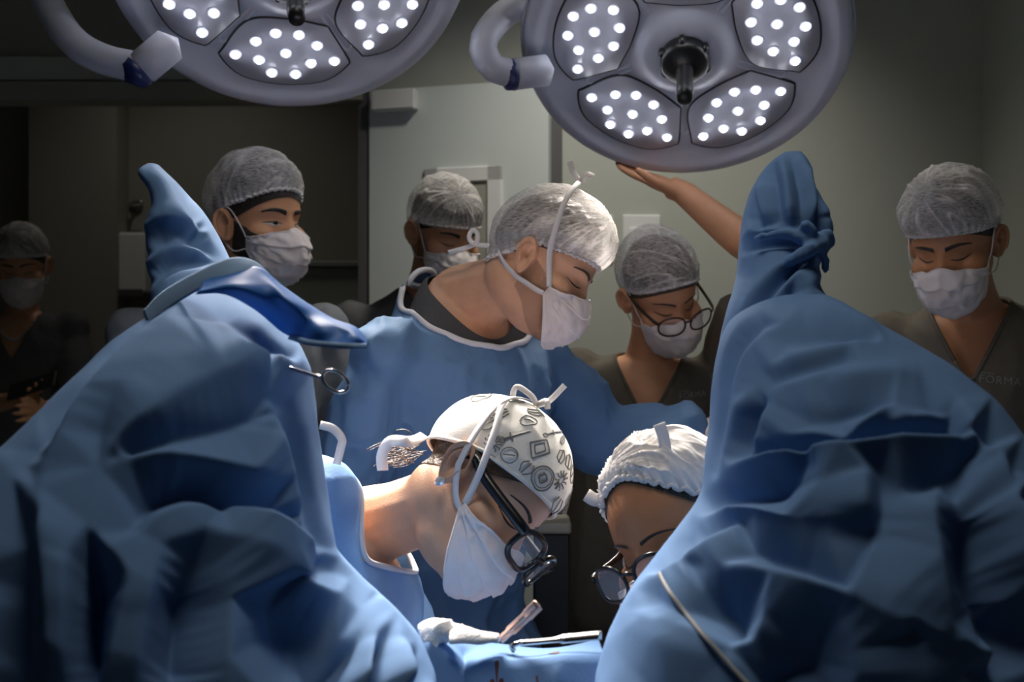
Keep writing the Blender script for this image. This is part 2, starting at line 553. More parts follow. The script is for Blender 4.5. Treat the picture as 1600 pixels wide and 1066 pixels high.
# things in the dim corridor
def corridor():
    c0, c1 = P(194, 366, 4.7), P(236, 458, 4.7)
    root = empty('paper_dispenser', ((c0[0] + c1[0]) / 2, 4.75, c1[2]))
    tag(root, 'pale wall dispenser box in the dim corridor beside the left foot drape', 'dispenser')
    V, F = box((c0[0], 4.62, c1[2]), (c1[0], 4.752, c0[2]), 0.008); mk('case', V, F, M_WHITEPL, root, False)
    V, F = box((c0[0] + .01, 4.60, c1[2] - .02), (c1[0] - .01, 4.745, c1[2] + .012), 0.003); mk('tray', V, F, M_JAMB, root, False)
    h = P(207, 321, 4.7)
    root = empty('wall_hook', (h[0], 4.75, h[2] - .02))
    tag(root, 'small dark metal hook on the corridor wall above the dispenser', 'hook')
    V, F = lathe([(.028, 0), (.028, .012), (.012, .02)], (h[0], 4.752, h[2]), None, 20, [[1, 0, 0], [0, 0, -1], [0, 1, 0]])
    mk('plate', V, F, M_JAMB, root)
    V, F = tube([(h[0], 4.74, h[2]), (h[0], 4.68, h[2]), (h[0] + .05, 4.67, h[2] + .01)], .009, 10, 14)
    mk('arm', V, F, M_STEEL, root)
    a, b = P(470, 408, 4.4), P(575, 408, 4.4)
    root = empty('corridor_cabinet', ((a[0] + b[0]) / 2, 4.5, 0))
    tag(root, 'low grey cabinet in the dim corridor behind the bearded man', 'cabinet')
    V, F = box((a[0] - .3, 4.40, .06), (b[0] + .1, 4.745, a[2] - .025), .005); mk('body', V, F, M_WALL, root, False)
    V, F = box((a[0] - .31, 4.385, a[2] - .022), (b[0] + .11, 4.745, a[2]), .004); mk('worktop', V, F, M_WALL, root, False)
    V, F = box((a[0] - .27, 4.43, 0), (b[0] + .07, 4.745, .062)); mk('plinth', V, F, M_JAMB, root, False)
corridor()

# made-up bezels round the added fill spots
for i, (lo, ta, pw, an, bl) in enumerate(FILL_SPOTS):
    V, F = lathe([(.085, .04), (.11, .04), (.115, .03), (.11, .025), (.088, .028)], (lo[0], lo[1], 2.862), None, 40)
    o = mk('ceiling_downlight', V, F, M_WHITEPL)
    tag(o, ['round recessed ceiling downlight in front of the door', 'round recessed ceiling downlight in the dim corridor'][i], 'ceiling light')

V, F = join([box((PANEL[0] - .31, PANEL[1] - .31, 2.865), (PANEL[0] - .29, PANEL[1] + .31, 2.905)), box((PANEL[0] + .29, PANEL[1] - .31, 2.865), (PANEL[0] + .31, PANEL[1] + .31, 2.905)),
             box((PANEL[0] - .29, PANEL[1] - .31, 2.865), (PANEL[0] + .29, PANEL[1] - .29, 2.905)), box((PANEL[0] - .29, PANEL[1] + .29, 2.865), (PANEL[0] + .29, PANEL[1] + .31, 2.905))])
pr = empty('ceiling_panel', (PANEL[0], PANEL[1], 2.865)); tag(pr, 'square ceiling light panel above the patient', 'ceiling light')
mk('panel_frame', V, F, M_WHITEPL, pr, False)
V, F = box((PANEL[0] - .29, PANEL[1] - .29, 2.872), (PANEL[0] + .29, PANEL[1] + .29, 2.878)); mk('diffuser', V, F, M_WHITEPL, pr, False)

# ================================================================ SURGICAL LAMPS
def surgical_lamp(hub, aim, R0, roll, arm, stem, label, power, cone, handle_len=0.11):
    n = unit(np.asarray(aim) - hub)               # facing direction
    x = unit(np.cross(n, [0, 0, 1.0])); y = np.cross(n, x)
    cr, sr = math.cos(roll), math.sin(roll)
    x, y = x * cr + y * sr, -x * sr + y * cr
    R = np.stack([x, y, n], 1)                    # local z = n (towards patient)
    root = empty('surgical_lamp', tuple(hub))
    tag(root, label, 'surgical lamp', 'ceiling surgical lamps')
    def T(V): return np.asarray(V) @ R.T + hub
    prof = [(.002, -.115), (.12, -.11), (.22, -.092), (.29, -.062), (R0 - .012, -.028), (R0 - .001, -.010), (R0, .0), (R0 - .004, .010), (R0 - .014, .016),
            (R0 - .030, .016), (R0 - .045, .010), (.20, .010), (.10, .012), (.085, .020), (.070, .028), (.002, .030)]
    V, F = lathe(prof, (0, 0, 0), None, 96)
    mk('housing', T(V), F, M_LAMP, root)
    # translucent edge ring
    a = np.linspace(0, 2 * np.pi, 97)[:-1]
    ring = np.column_stack([(R0 + .001) * np.cos(a), (R0 + .001) * np.sin(a), np.full(96, -.012)])
    V, F = tube(np.vstack([ring, ring[:1]]), .0045, 8); mk('edge_ring', T(V), F, M_LEDRIM, root)
    # moulded relief between the pods
    for k in range(5):
        th = math.pi / 2 + (k + .5) * 2 * math.pi / 5
        er, et = np.array([math.cos(th), math.sin(th), 0]), np.array([-math.sin(th), math.cos(th), 0])
        pts = [er * .110 + et * .006, er * .15 + et * .008, er * .20 + et * .009, er * .207, er * .20 - et * .009, er * .15 - et * .008, er * .110 - et * .006]
        V, F = tube(np.array(pts) + [0, 0, .0095], .0035, 8, 30); mk('relief', T(V), F, M_LAMP, root)
    # pods
    outline = [(-.075, .118), (.0, .108), (.075, .118), (.118, .185), (.122, .205), (.080, .247), (.0, .262), (-.080, .247), (-.122, .205), (-.118, .185)]
    leds = [(-.095, .196), (-.058, .162), (-.022, .140), (.022, .140), (.058, .162), (.095, .196),
            (-.050, .205), (0.0, .185), (.050, .205), (-.022, .234), (.024, .234)]
    led_me = led_rim_me = None
    for k in range(5):
        th = k * 2 * math.pi / 5
        c, s = math.cos(th), math.sin(th)
        rot = np.array([[c, -s, 0], [s, c, 0], [0, 0, 1.0]])
        ol = spline(np.array([(u * R0 / .325, v * R0 / .325, 0) for u, v in outline + outline[:1]]), 61)[:-1]
        cen = ol.mean(0)
        top = (ol - cen) * .985 + cen
        Vp = np.vstack([ol + [0, 0, .004], ol + [0, 0, .0125], top + [0, 0, .0145], [cen + [0, 0, .0145]]])
        m = len(ol); Fp = gridfaces(3, m, True) + [(3 * m, 2 * m + j, 2 * m + (j + 1) % m) for j in range(m)]
        pod = mk('lamp_pod', T(Vp @ rot.T), Fp, M_LAMPIN, root)
        V, F = tube(np.vstack([ol, ol[:1]]) + [0, 0, .0115], .0028, 8); mk('pod_seal', T(V @ rot.T), F, M_SEAL, pod)
        for (u, v) in leds:
            p = T((np.array([u * R0 / .325, v * R0 / .325, .0145])) @ rot.T)
            if led_me is None:
                V, F = lathe([(.0065, 0), (.0065, .004), (.0052, .0070), (.0026, .0085), (.0005, .009)], (0, 0, 0), None, 14, R)
                lo_ = mk('led', V + p, F, M_LED, pod, origin=None)
                lo_.data.transform(Matrix.Translation(Vector(WLOC[pod.name] - p)))
                led_me = lo_.data
                V, F = lathe([(.0066, 0), (.0125, 0), (.0125, .0012), (.0115, .0016), (.0066, .0010)], (0, 0, 0), None, 14, R)
                rm = mk('led_collar', V + p, F, M_LEDRIM, pod)
                rm.data.transform(Matrix.Translation(Vector(WLOC[pod.name] - p)))
                led_rim_me = rm.data
            else:
                lo_ = bpy.data.objects.new('led', led_me); COL.objects.link(lo_); lo_.parent = pod
                rm = bpy.data.objects.new('led_collar', led_rim_me); COL.objects.link(rm); rm.parent = pod
            lo_.location = p - WLOC[pod.name]; rm.location = p - WLOC[pod.name]
    # sterile handle
    V, F = lathe([(.002, .0), (.048, .0), (.048, .030), (.042, .040), (.026, .046), (.020, .05), (.002, .052)], (0, 0, .022), None, 32)
    h = mk('handle_hub', T(V), F, M_HANDLE, root)
    V, F = lathe([(.002, .05), (.019, .05), (.017, .07), (.0155, .12), (.0165, .14), (.014, .02 + handle_len + .03), (.002, handle_len + .052)], (0, 0, 0), None, 20)
    mk('handle_grip', T(V), F, M_HANDLE, h)
    for k in range(6):
        t = k * math.pi / 3
        V, F = ellipsoid((.048 * math.cos(t), .048 * math.sin(t), .040), (.008, .008, .014), None, 10, 8)
        mk('handle_lug', T(V), F, M_HANDLE, h)
    # yoke arm to the ceiling
    V, F = tube(arm, .0275, 16, 60); am = mk('arm', V, F, M_LAMP, root)
    e, d = np.asarray(arm[-1], float), unit(np.asarray(stem, float))
    V, F = tube([e - d * .0, e + d * .065], [.031, .031], 20); mk('joint', V, F, M_LAMP, am)
    V, F = tube([e - d * .006, e - d * .022], [.0315, .029], 20); mk('joint_cap', V, F, M_BLUECAP, am)
    top = np.asarray(arm[0], float)
    V, F = lathe([(.03, -.02), (.045, -.02), (.045, .02), (.09, 2.9 - top[2] - .04), (.09, 2.9 - top[2])], top, None, 24)
    mk('ceiling_stem', V, F, M_LAMP, root)
    # the lamp's own beam
    sp = spot('lamp_beam', tuple(hub + n * 0.19), tuple(aim), power, cone, 0.6, 0.20, LAMP_COLOR)
    return root

FIELD = np.array([0.02, 1.20, 1.06])
hubR = P(1070, 75, 2.25)
surgical_lamp(hubR, hubR + unit(np.array([-.10, -.64, -.77])) * 1.3, 0.322, math.radians(36), 
              [P(1150, -420, 2.75), P(1000, -90, 2.42), P(872, -4, 2.30), P(800, 14, 2.26), P(756, 62, 2.22), P(768, 104, 2.22), P(806, 116, 2.24)],
              (.055, .02, .012), 'round surgical lamp on the right, held at its lower rim by a raised hand', LAMP_POWER[0], 42)
hubL = P(456, -54, 2.06)
surgical_lamp(hubL, hubL + unit(np.array([.17, -.60, -.78])) * 1.3, 0.322, math.radians(0),
              [P(-160, -420, 2.4), P(30, -90, 2.15), P(72, 0, 2.08), P(112, 62, 2.05), P(160, 92, 2.04), P(222, 106, 2.03)],
              (.06, .01, .055), 'round surgical lamp on the left, cut off by the top of the picture', LAMP_POWER[1], 38)

def wrinkle(V, F, amp, sc, seed, aniso=(1, 1, .45)):
    N = normals(V, F)
    q = V * sc * np.array(aniso) + seed
    q = q + .45 * np.column_stack([vnoise(q * .7 + 11), vnoise(q * .7 + 23), vnoise(q * .7 + 37)])
    r = np.clip((ridged(q) + .1) / 1.1, 0, 1) ** 2.2; r2 = np.clip(ridged(q * 1.9 + 5), 0, 1) ** 2
    d = amp * (r + .5 * r2 - .35) + amp * .3 * vnoise(q * .5 + 3)
    return V + N * d[:, None]

# ================================================================ DRAPES
from mathutils.geometry import delaunay_2d_cdt

def seg_dist(p, line):
    best = np.full(len(p), 1e9); sgn = np.zeros(len(p)); par = np.zeros(len(p))
    L = np.linalg.norm(np.diff(line, axis=0), axis=1); cum = np.concatenate([[0], np.cumsum(L)])
    for i in range(len(line) - 1):
        a, b = line[i], line[i + 1]; d = b - a
        t = np.clip(((p - a) @ d) / (d @ d), 0, 1)
        q = a + t[:, None] * d
        ds = np.linalg.norm(p - q, axis=1)
        s = np.sign(d[0] * (p[:, 1] - a[1]) - d[1] * (p[:, 0] - a[0]))
        m = ds < best
        best[m] = ds[m]; sgn[m] = s[m]; par[m] = (cum[i] + t[m] * L[i]) / cum[-1]
    return best, sgn, par

def front_xz(V):
    return np.column_stack([800 + V[:, 0] / V[:, 1] * FPX, 533 - (V[:, 2] - CAMZ) / V[:, 1] * FPX])

def facets(lines, zero, box_, step=2.0, blur=2):
    """relief of taut cloth: crest and valley lines joined by flat facets (constrained Delaunay), lightly rounded"""
    pts, hts, edges = [], [], []
    for pl, h in lines:
        q = spline(np.column_stack([np.array(pl, float), np.zeros(len(pl))]), 3 * len(pl))[:, :2]
        n = len(q)
        for i, p in enumerate(q):
            t = i / (n - 1); k = min(1.0, .30 + 2.6 * min(t, 1 - t))
            pts.append(tuple(p)); hts.append(h * k)
            if i: edges.append((len(pts) - 2, len(pts) - 1))
    for p in zero: pts.append(tuple(p)); hts.append(0.0)
    x0, y0, x1, y1 = box_
    for u in np.linspace(0, 1, 7):
        for p in ((x0 + u * (x1 - x0), y0 - 5), (x0 + u * (x1 - x0), y1 + 5), (x0 - 5, y0 + u * (y1 - y0)), (x1 + 5, y0 + u * (y1 - y0))):
            pts.append(p); hts.append(0.0)
    vo, eo, fo, ov, _, _ = delaunay_2d_cdt([Vector(p) for p in pts], edges, [], 0, .5)
    vo = np.array([v[:] for v in vo]); pa = np.array(pts); ha = np.array(hts)
    hv = np.zeros(len(vo))
    for i, o in enumerate(ov):
        if o: hv[i] = np.mean([ha[k] for k in o])
        else:
            d = 1 / (np.linalg.norm(pa - vo[i], axis=1) + 1) ** 3; hv[i] = (d * ha).sum() / d.sum()
    nx, ny = int((x1 - x0) / step) + 1, int((y1 - y0) / step) + 1
    G = np.zeros((ny, nx))
    for f in fo:
        for k in range(1, len(f) - 1):
            A, B, C = vo[f[0]], vo[f[k]], vo[f[k + 1]]
            lo, hi = np.minimum(np.minimum(A, B), C), np.maximum(np.maximum(A, B), C)
            i0, i1 = max(0, int((lo[0] - x0) / step)), min(nx - 1, int((hi[0] - x0) / step) + 1)
            j0, j1 = max(0, int((lo[1] - y0) / step)), min(ny - 1, int((hi[1] - y0) / step) + 1)
            if i1 < i0 or j1 < j0: continue
            X, Y = np.meshgrid(x0 + np.arange(i0, i1 + 1) * step, y0 + np.arange(j0, j1 + 1) * step)
            det = (B[1] - C[1]) * (A[0] - C[0]) + (C[0] - B[0]) * (A[1] - C[1])
            if abs(det) < 1e-6: continue
            w0 = ((B[1] - C[1]) * (X - C[0]) + (C[0] - B[0]) * (Y - C[1])) / det
            w1 = ((C[1] - A[1]) * (X - C[0]) + (A[0] - C[0]) * (Y - C[1])) / det
            w2 = 1 - w0 - w1
            m = (w0 >= -1e-4) & (w1 >= -1e-4) & (w2 >= -1e-4)
            sub = G[j0:j1 + 1, i0:i1 + 1]
            sub[m] = (w0 * hv[f[0]] + w1 * hv[f[k]] + w2 * hv[f[k + 1]])[m]
    for _ in range(blur):
        for ax in (0, 1):
            Pd = np.pad(G, [(2, 2) if k == ax else (0, 0) for k in (0, 1)], mode='edge')
            n_ = G.shape[ax]
            sl = lambda k: np.take(Pd, range(k, k + n_), axis=ax)
            G = (sl(0) + 4 * sl(1) + 6 * sl(2) + 4 * sl(3) + sl(4)) / 16
    def field(p):
        u = np.clip((p[:, 0] - x0) / step, 0, nx - 1.001); v = np.clip((p[:, 1] - y0) / step, 0, ny - 1.001)
        i, j = u.astype(int), v.astype(int); fu, fv = u - i, v - j
        return (G[j, i] * (1 - fu) + G[j, i + 1] * fu) * (1 - fv) + (G[j + 1, i] * (1 - fu) + G[j + 1, i + 1] * fu) * fv
    return field

def ring_rows(rows, pys):
    R_ = np.array(rows, float)
    g = np.arange(R_[0, 0], min(R_[-1, 0], 1700.0) + 1, 1.0)
    k = np.exp(-.5 * (np.arange(-18, 19) / 7.0) ** 2); k /= k.sum()
    out = [pys]
    for c in range(1, 6):
        v = np.interp(g, R_[:, 0], R_[:, c])
        pad = np.concatenate([2 * v[0] - v[18:0:-1], v, 2 * v[-1] - v[-2:-20:-1]])     # odd reflection keeps the ends
        sm = np.convolve(pad, k, 'valid')
        out.append(np.where(pys <= g[-1], np.interp(pys, g, sm), np.interp(pys, R_[:, 0], R_[:, c])))
    return np.column_stack(out)

def ring_pts(q, nf, nb, e):
    a = np.concatenate([np.linspace(-.25, np.pi + .25, nf, endpoint=False), np.linspace(np.pi + .25, 2 * np.pi - .25, nb, endpoint=False)])
    ca, sa = np.cos(a), np.sin(a)
    ca = np.sign(ca) * np.abs(ca) ** e; sa = np.sign(sa) * np.abs(sa) ** e
    V = []
    for py, xl, xr, Yc, hf, hb in q:
        c = P((xl + xr) / 2, py, Yc); hw = (xr - xl) / 2 * Yc / FPX
        V.append(np.column_stack([c[0] + hw * ca, c[1] - np.where(sa > 0, hf, hb) * sa, np.full(len(a), c[2])]))
    return np.array(V)

def loft(rows, pys, nf=260, nb=60, e=0.85, fit=True):
    """closed tube of cloth; rows: (height mark, left, right, depth, front bulge, back bulge)"""
    rows = [list(r) for r in rows]
    if fit:
        want = np.array(rows)[:, 1:3].copy()
        lim = [i for i, r in enumerate(rows) if r[0] <= 1066]
        for _ in range(5):
            V = ring_pts(ring_rows(rows, np.linspace(rows[0][0], 1250, 260)), 80, 30, e).reshape(-1, 3)
            p = front_xz(V)
            for i in lim[1:]:
                m = np.abs(p[:, 1] - rows[i][0]) < 7
                if m.sum() < 10: continue
                rows[i][1] += .8 * (want[i, 0] - p[m, 0].min()); rows[i][2] += .8 * (want[i, 1] - p[m, 0].max())
                if False and rows[i][2] - rows[i][1] < 8:
                    c = (rows[i][1] + rows[i][2]) / 2; rows[i][1], rows[i][2] = c - 4, c + 4
            D = np.array(rows)[:, 1:3] - want            # keep the correction smooth from row to row
            D[1:-1] = .25 * D[:-2] + .5 * D[1:-1] + .25 * D[2:]
            D = np.clip(D, -90, 90)
            for i in range(len(rows)): rows[i][1], rows[i][2] = want[i] + D[i]
    q = ring_rows(rows, pys)
    A = ring_pts(q, nf, nb, e); nring = nf + nb
    V = A.reshape(-1, 3)
    F = gridfaces(len(q), nring, True)
    m = len(V)
    V = np.vstack([V, A[0].mean(0), A[-1].mean(0)])
    for j in range(nring):
        k = (j + 1) % nring
        F.append((m, k, j)); F.append((m + 1, (len(q) - 1) * nring + j, (len(q) - 1) * nring + k))
    N = normals(V, F)
    i = nring * (len(q) // 2)
    if np.dot(N[i], V[i] - V[i:i + nring].mean(0)) < 0:
        F = [f[::-1] for f in F]; N = -N
    return V, F, N

def soften(V, N, amp, sc, seed=0.0):
    return V + N * (amp * vnoise(V * sc + seed))[:, None]

def cloth(rows, pys, lines, box_, nf, nb, e, gain=1.0, blur=2, seed=0.0, low=.004, amp_fine=.0012):
    V, F, N = loft(rows, pys, nf, nb, e)
    R_ = np.array(rows)
    zero = [(r[1] + 3, r[0]) for r in R_ if box_[1] <= r[0] <= box_[3]] + [(r[2] - 3, r[0]) for r in R_ if box_[1] <= r[0] <= box_[3]]
    fld = facets(lines, zero, box_, 2.0, blur)
    w = np.clip(-N[:, 1] * 2.0 + .25, 0, 1)
    Nf = N.copy(); Nf[:, 1] = np.minimum(Nf[:, 1], -.15); Nf /= np.linalg.norm(Nf, axis=1)[:, None]
    V = V + Nf * (gain * fld(front_xz(V)) * w)[:, None]
    V = soften(V, N, low, 6, seed + 3.3); V = soften(V, N, amp_fine, 24, seed + 5.1)
    return V, F

# ---- left leg drape
rootL = empty('leg_drape', tuple(P(250, 1300, 1.0)))
tag(rootL, 'blue sterile drape tented over the raised leg on the left, with a bright folded flap', 'drape', 'sterile leg drapes')
rows = [(259, 232, 246, 1.42, .012, .012), (270, 214, 262, 1.42, .03, .03), (282, 220, 278, 1.42, .04, .04), (300, 231, 294, 1.42, .05, .05), (325, 235, 316, 1.41, .06, .07), (342, 228, 328, 1.40, .07, .08),
        (365, 225, 344, 1.40, .075, .08), (390, 226, 356, 1.39, .08, .10), (430, 229, 372, 1.37, .09, .12), (470, 234, 384, 1.34, .10, .12), (520, 220, 420, 1.30, .10, .12), (560, 210, 430, 1.28, .10, .12)]
V, F = cloth(rows, np.linspace(259, 560, 190), [
    ([(241, 261), (250, 285), (262, 312), (305, 350)], .014), ([(284, 288), (296, 325), (304, 350), (318, 372)], -.012), ([(276, 284), (284, 318), (300, 348)], .006), ([(300, 300), (318, 340), (336, 372)], .014),
    ([(229, 352), (250, 341), (291, 347), (330, 380), (352, 404)], .016), ([(229, 396), (256, 372), (280, 362), (300, 374), (332, 404)], -.020), ([(228, 412), (262, 392), (300, 392), (340, 410)], .014),
    ([(230, 442), (262, 412), (290, 407), (335, 410)], -.018), ([(233, 458), (285, 428), (345, 418)], .010)],
    (205, 255, 420, 480), 170, 50, .85, .60, 2, 9.0, .002)
mk('foot_wrap', V, F, M_DRAPE, rootL)
rows = [(456, 300, 372, 1.27, .03, .03), (466, 262, 398, 1.27, .06, .07), (484, 228, 426, 1.26, .09, .10), (510, 192, 450, 1.25, .12, .13), (540, 156, 472, 1.24, .15, .15), (580, 114, 487, 1.22, .18, .17),
        (640, 55, 493, 1.20, .21, .18), (700, -8, 499, 1.18, .23, .18), (780, -80, 511, 1.15, .25, .18), (850, -140, 528, 1.12, .245, .18),
        (875, -160, 540, 1.115, .245, .18), (900, -175, 568, 1.11, .245, .18), (930, -200, 598, 1.10, .24, .18), (970, -220, 640, 1.09, .235, .18), (1010, -240, 668, 1.08, .23, .18),
        (1066, -260, 684, 1.06, .215, .18), (1300, -330, 690, 1.02, .19, .2), (1900, -380, 690, 1.0, .19, .2), (2500, -380, 690, 1.0, .19, .2)]
PYS = np.concatenate([np.linspace(456, 1120, 300), np.linspace(1150, 2500, 16)])
V, F = cloth(rows, PYS, [
    ([(288, 473), (215, 543), (150, 614), (100, 690), (62, 752)], .016),
    ([(240, 500), (160, 575), (80, 670), (20, 745)], -.010),
    ([(300, 462), (249, 554), (192, 632), (160, 690)], .024),
    ([(474, 567), (430, 571), (380, 581), (320, 617), (260, 659), (190, 706), (158, 742)], .034),
    ([(452, 640), (345, 678), (270, 696), (205, 716)], .004),
    ([(180, 724), (260, 730), (340, 742), (400, 756), (452, 770)], .026),
    ([(208, 822), (235, 784), (293, 757), (350, 783), (400, 800), (450, 812)], -.022),
    ([(215, 832), (262, 800), (310, 792), (352, 800)], .010),
    ([(360, 790), (385, 812), (442, 849), (473, 871), (488, 873)], .038),
    ([(372, 800), (405, 818), (430, 832), (458, 848)], -.004),
    ([(320, 829), (390, 875), (433, 911), (448, 939), (479, 945), (520, 938), (540, 914)], .036),
    ([(425, 955), (478, 980), (530, 996)], -.028),
    ([(490, 880), (520, 892), (548, 914), (570, 975)], -.006),
    ([(506, 868), (536, 880), (565, 905), (610, 944), (640, 978)], .030),
    ([(566, 1000), (530, 1046), (505, 1090)], -.032), ([(584, 996), (570, 1050), (566, 1090)], .022), ([(597, 1002), (584, 1040), (578, 1090)], -.028),
    ([(624, 1000), (626, 1040), (622, 1090)], .030), ([(654, 1000), (654, 1040), (652, 1090)], -.026),
    ([(73, 748), (73, 832), (80, 960), (84, 1100)], .024), ([(40, 850), (30, 960), (24, 1100)], -.022),
    ([(138, 830), (114, 880), (110, 960), (108, 1100)], .022), ([(142, 850), (146, 930), (138, 1000), (132, 1100)], -.052), ([(150, 838), (196, 900), (182, 968), (156, 1100)], .014),
    ([(309, 873), (292, 954), (275, 1020), (262, 1100)], -.034), ([(335, 880), (352, 930), (356, 1000), (350, 1100)], .012), ([(250, 850), (232, 930), (220, 1020), (214, 1100)], .014),
    ([(404, 629), (416, 686), (437, 740), (455, 818), (464, 845)], .026), ([(432, 640), (446, 710), (470, 800), (486, 850)], -.006), ([(470, 600), (478, 700), (494, 800), (510, 860)], .010),
    ([(329, 512), (370, 545), (408, 574)], .014), ([(352, 505), (400, 540), (440, 566)], -.004), ([(380, 500), (425, 540), (455, 568)], .010),
], (-60, 456, 700, 1110), 330, 70, .9, 1.0, 4, 0.0)
sheetL = mk('sheet', V, F, M_DRAPE, rootL)
def sheetgrid(rows_, nu, nv, bulge, direction=(0, -1, 0), amp=.004, seed=0, nsc=30):
    rows_ = [spline(r, nu) for r in rows_]
    A = np.array(rows_)
    G = np.stack([spline(A[:, j], nv) for j in range(nu)], 1)
    t = np.linspace(0, 1, nv)[:, None, None]
    G = G + np.sin(np.pi * t) * bulge * np.asarray(direction, float)
    V_ = G.reshape(-1, 3)
    V_ = V_ + np.asarray(direction, float) * (amp * vnoise(V_ * nsc + seed))[:, None]
    return V_, gridfaces(nv, nu)
# pale turned-over edge band and bright lining flap
up = [P(224, 486, 1.19), P(255, 456, 1.18), P(310, 424, 1.16), P(360, 404, 1.15), P(396, 408, 1.16), P(424, 432, 1.17)]
lo = [P(232, 506, 1.165), P(270, 478, 1.155), P(312, 452, 1.14), P(350, 436, 1.13), P(388, 424, 1.14), P(420, 440, 1.16)]
V, F = sheetgrid([up, lo], 40, 12, .002, amp=.002)
solid(mk('edge_band', V, F, M_BAND, rootL), .0015)
u1 = [P(316, 442, 1.14), P(360, 424, 1.14), P(404, 418, 1.15), P(440, 446, 1.16), P(480, 474, 1.15), P(520, 498, 1.14), P(556, 512, 1.13), P(574, 534, 1.11)]
m0 = [P(314, 450, 1.13), P(364, 438, 1.115), P(414, 440, 1.13), P(450, 470, 1.11), P(488, 492, 1.125), P(524, 508, 1.11), P(555, 519, 1.105), P(575, 536, 1.11)]
m1 = [P(310, 456, 1.12), P(366, 450, 1.10), P(420, 470, 1.12), P(462, 500, 1.13), P(500, 514, 1.10), P(532, 522, 1.10), P(556, 528, 1.09), P(575, 538, 1.10)]
l1 = [P(306, 460, 1.12), P(352, 460, 1.11), P(402, 486, 1.14), P(444, 520, 1.15), P(480, 534, 1.11), P(516, 538, 1.09), P(546, 540, 1.085), P(575, 540, 1.10)]
V, F = sheetgrid([u1, m0, m1, l1], 60, 24, .0, amp=.004, seed=4, nsc=26)
solid(mk('flap', V, F, M_DRAPEIN, rootL), .0012)
V, F = ribbon(np.array([P(452, 526, 1.13), P(482, 535, 1.10), P(516, 539, 1.085), P(546, 541, 1.08), P(573, 541, 1.095)]), np.array([0, -1., .2]), [.006] * 30, .001, 30)
mk('flap_hem', V, F, M_BAND, rootL)

# ---- right leg drape
rootR = empty('leg_drape', tuple(P(1350, 1300, 1.0)))
tag(rootR, 'blue sterile drape tented over the raised leg on the right, knotted round the foot', 'drape', 'sterile leg drapes')
rows = [(238, 1226, 1252, 1.42, .012, .012), (248, 1204, 1264, 1.42, .03, .03), (268, 1186, 1274, 1.42, .045, .05), (300, 1170, 1284, 1.41, .06, .07), (340, 1158, 1291, 1.40, .07, .08),
        (375, 1153, 1296, 1.40, .072, .08), (400, 1150, 1292, 1.39, .070, .08), (430, 1147, 1288, 1.38, .075, .09), (460, 1141, 1293, 1.36, .085, .10), (520, 1126, 1300, 1.33, .10, .11), (580, 1118, 1310, 1.30, .10, .11),
        (640, 1113, 1330, 1.27, .10, .11)]
V, F = cloth(rows, np.linspace(238, 640, 220), [
    ([(1183, 280), (1192, 320), (1203, 356)], .014), ([(1178, 300), (1186, 335), (1194, 358)], -.006), ([(1222, 246), (1228, 290), (1232, 330), (1238, 358)], .016), ([(1210, 260), (1218, 310), (1224, 356)], -.008),
    ([(1252, 248), (1266, 290), (1270, 325), (1262, 356)], .016), ([(1238, 252), (1250, 300), (1254, 352)], -.006), ([(1272, 270), (1278, 310), (1276, 360)], -.016), ([(1284, 310), (1290, 350), (1288, 380)], .010),
    ([(1152, 374), (1190, 361), (1235, 364), (1268, 384)], .014), ([(1165, 392), (1210, 384), (1250, 386)], -.008), ([(1156, 402), (1210, 396), (1246, 398)], .008),
    ([(1268, 398), (1226, 424), (1196, 452), (1172, 492), (1150, 540)], .016), ([(1262, 410), (1218, 442), (1188, 478), (1160, 536)], -.016), ([(1270, 404), (1236, 440), (1206, 480), (1180, 530)], .012),
    ([(1240, 450), (1228, 462)], -.014), ([(1282, 398), (1290, 430), (1290, 456)], -.016), ([(1270, 420), (1262, 440), (1270, 455)], .010), ([(1150, 440), (1142, 500), (1130, 560)], .012)],
    (1100, 236, 1345, 600), 180, 50, .85, .80, 2, 19.0, .002)
mk('foot_wrap', V, F, M_DRAPE, rootR)
kn = P(1277, 382, 1.315)
parts = [tube([P(1180, 372, 1.325), P(1225, 366, 1.315), P(1258, 376, 1.31), P(1280, 386, 1.312)], [.004, .006, .008, .008], 10, 30),
         tube([P(1200, 432, 1.305), P(1235, 408, 1.298), P(1262, 392, 1.298), P(1284, 380, 1.31)], [.003, .006, .008, .007], 10, 30)]
for pts, r in (([P(1262, 366, 1.315), P(1254, 356, 1.31), P(1262, 352, 1.305), P(1270, 362, 1.305), P(1272, 376, 1.31)], .005),
               ([P(1276, 380, 1.31), P(1292, 366, 1.32), P(1296, 380, 1.325), P(1284, 390, 1.315)], .006),
               ([P(1276, 386, 1.31), P(1288, 404, 1.315), P(1290, 424, 1.325)], .005)):
    parts.append(tube(pts, r, 10, 24))
V, F = join(parts + [ellipsoid(kn, (.014, .012, .013))])
V, F = fuse([(V, F)], .003, 2); V = wrinkle(V, F, .0018, 90, 2.0)
mk('knot', V, F, M_DRAPE, rootR)
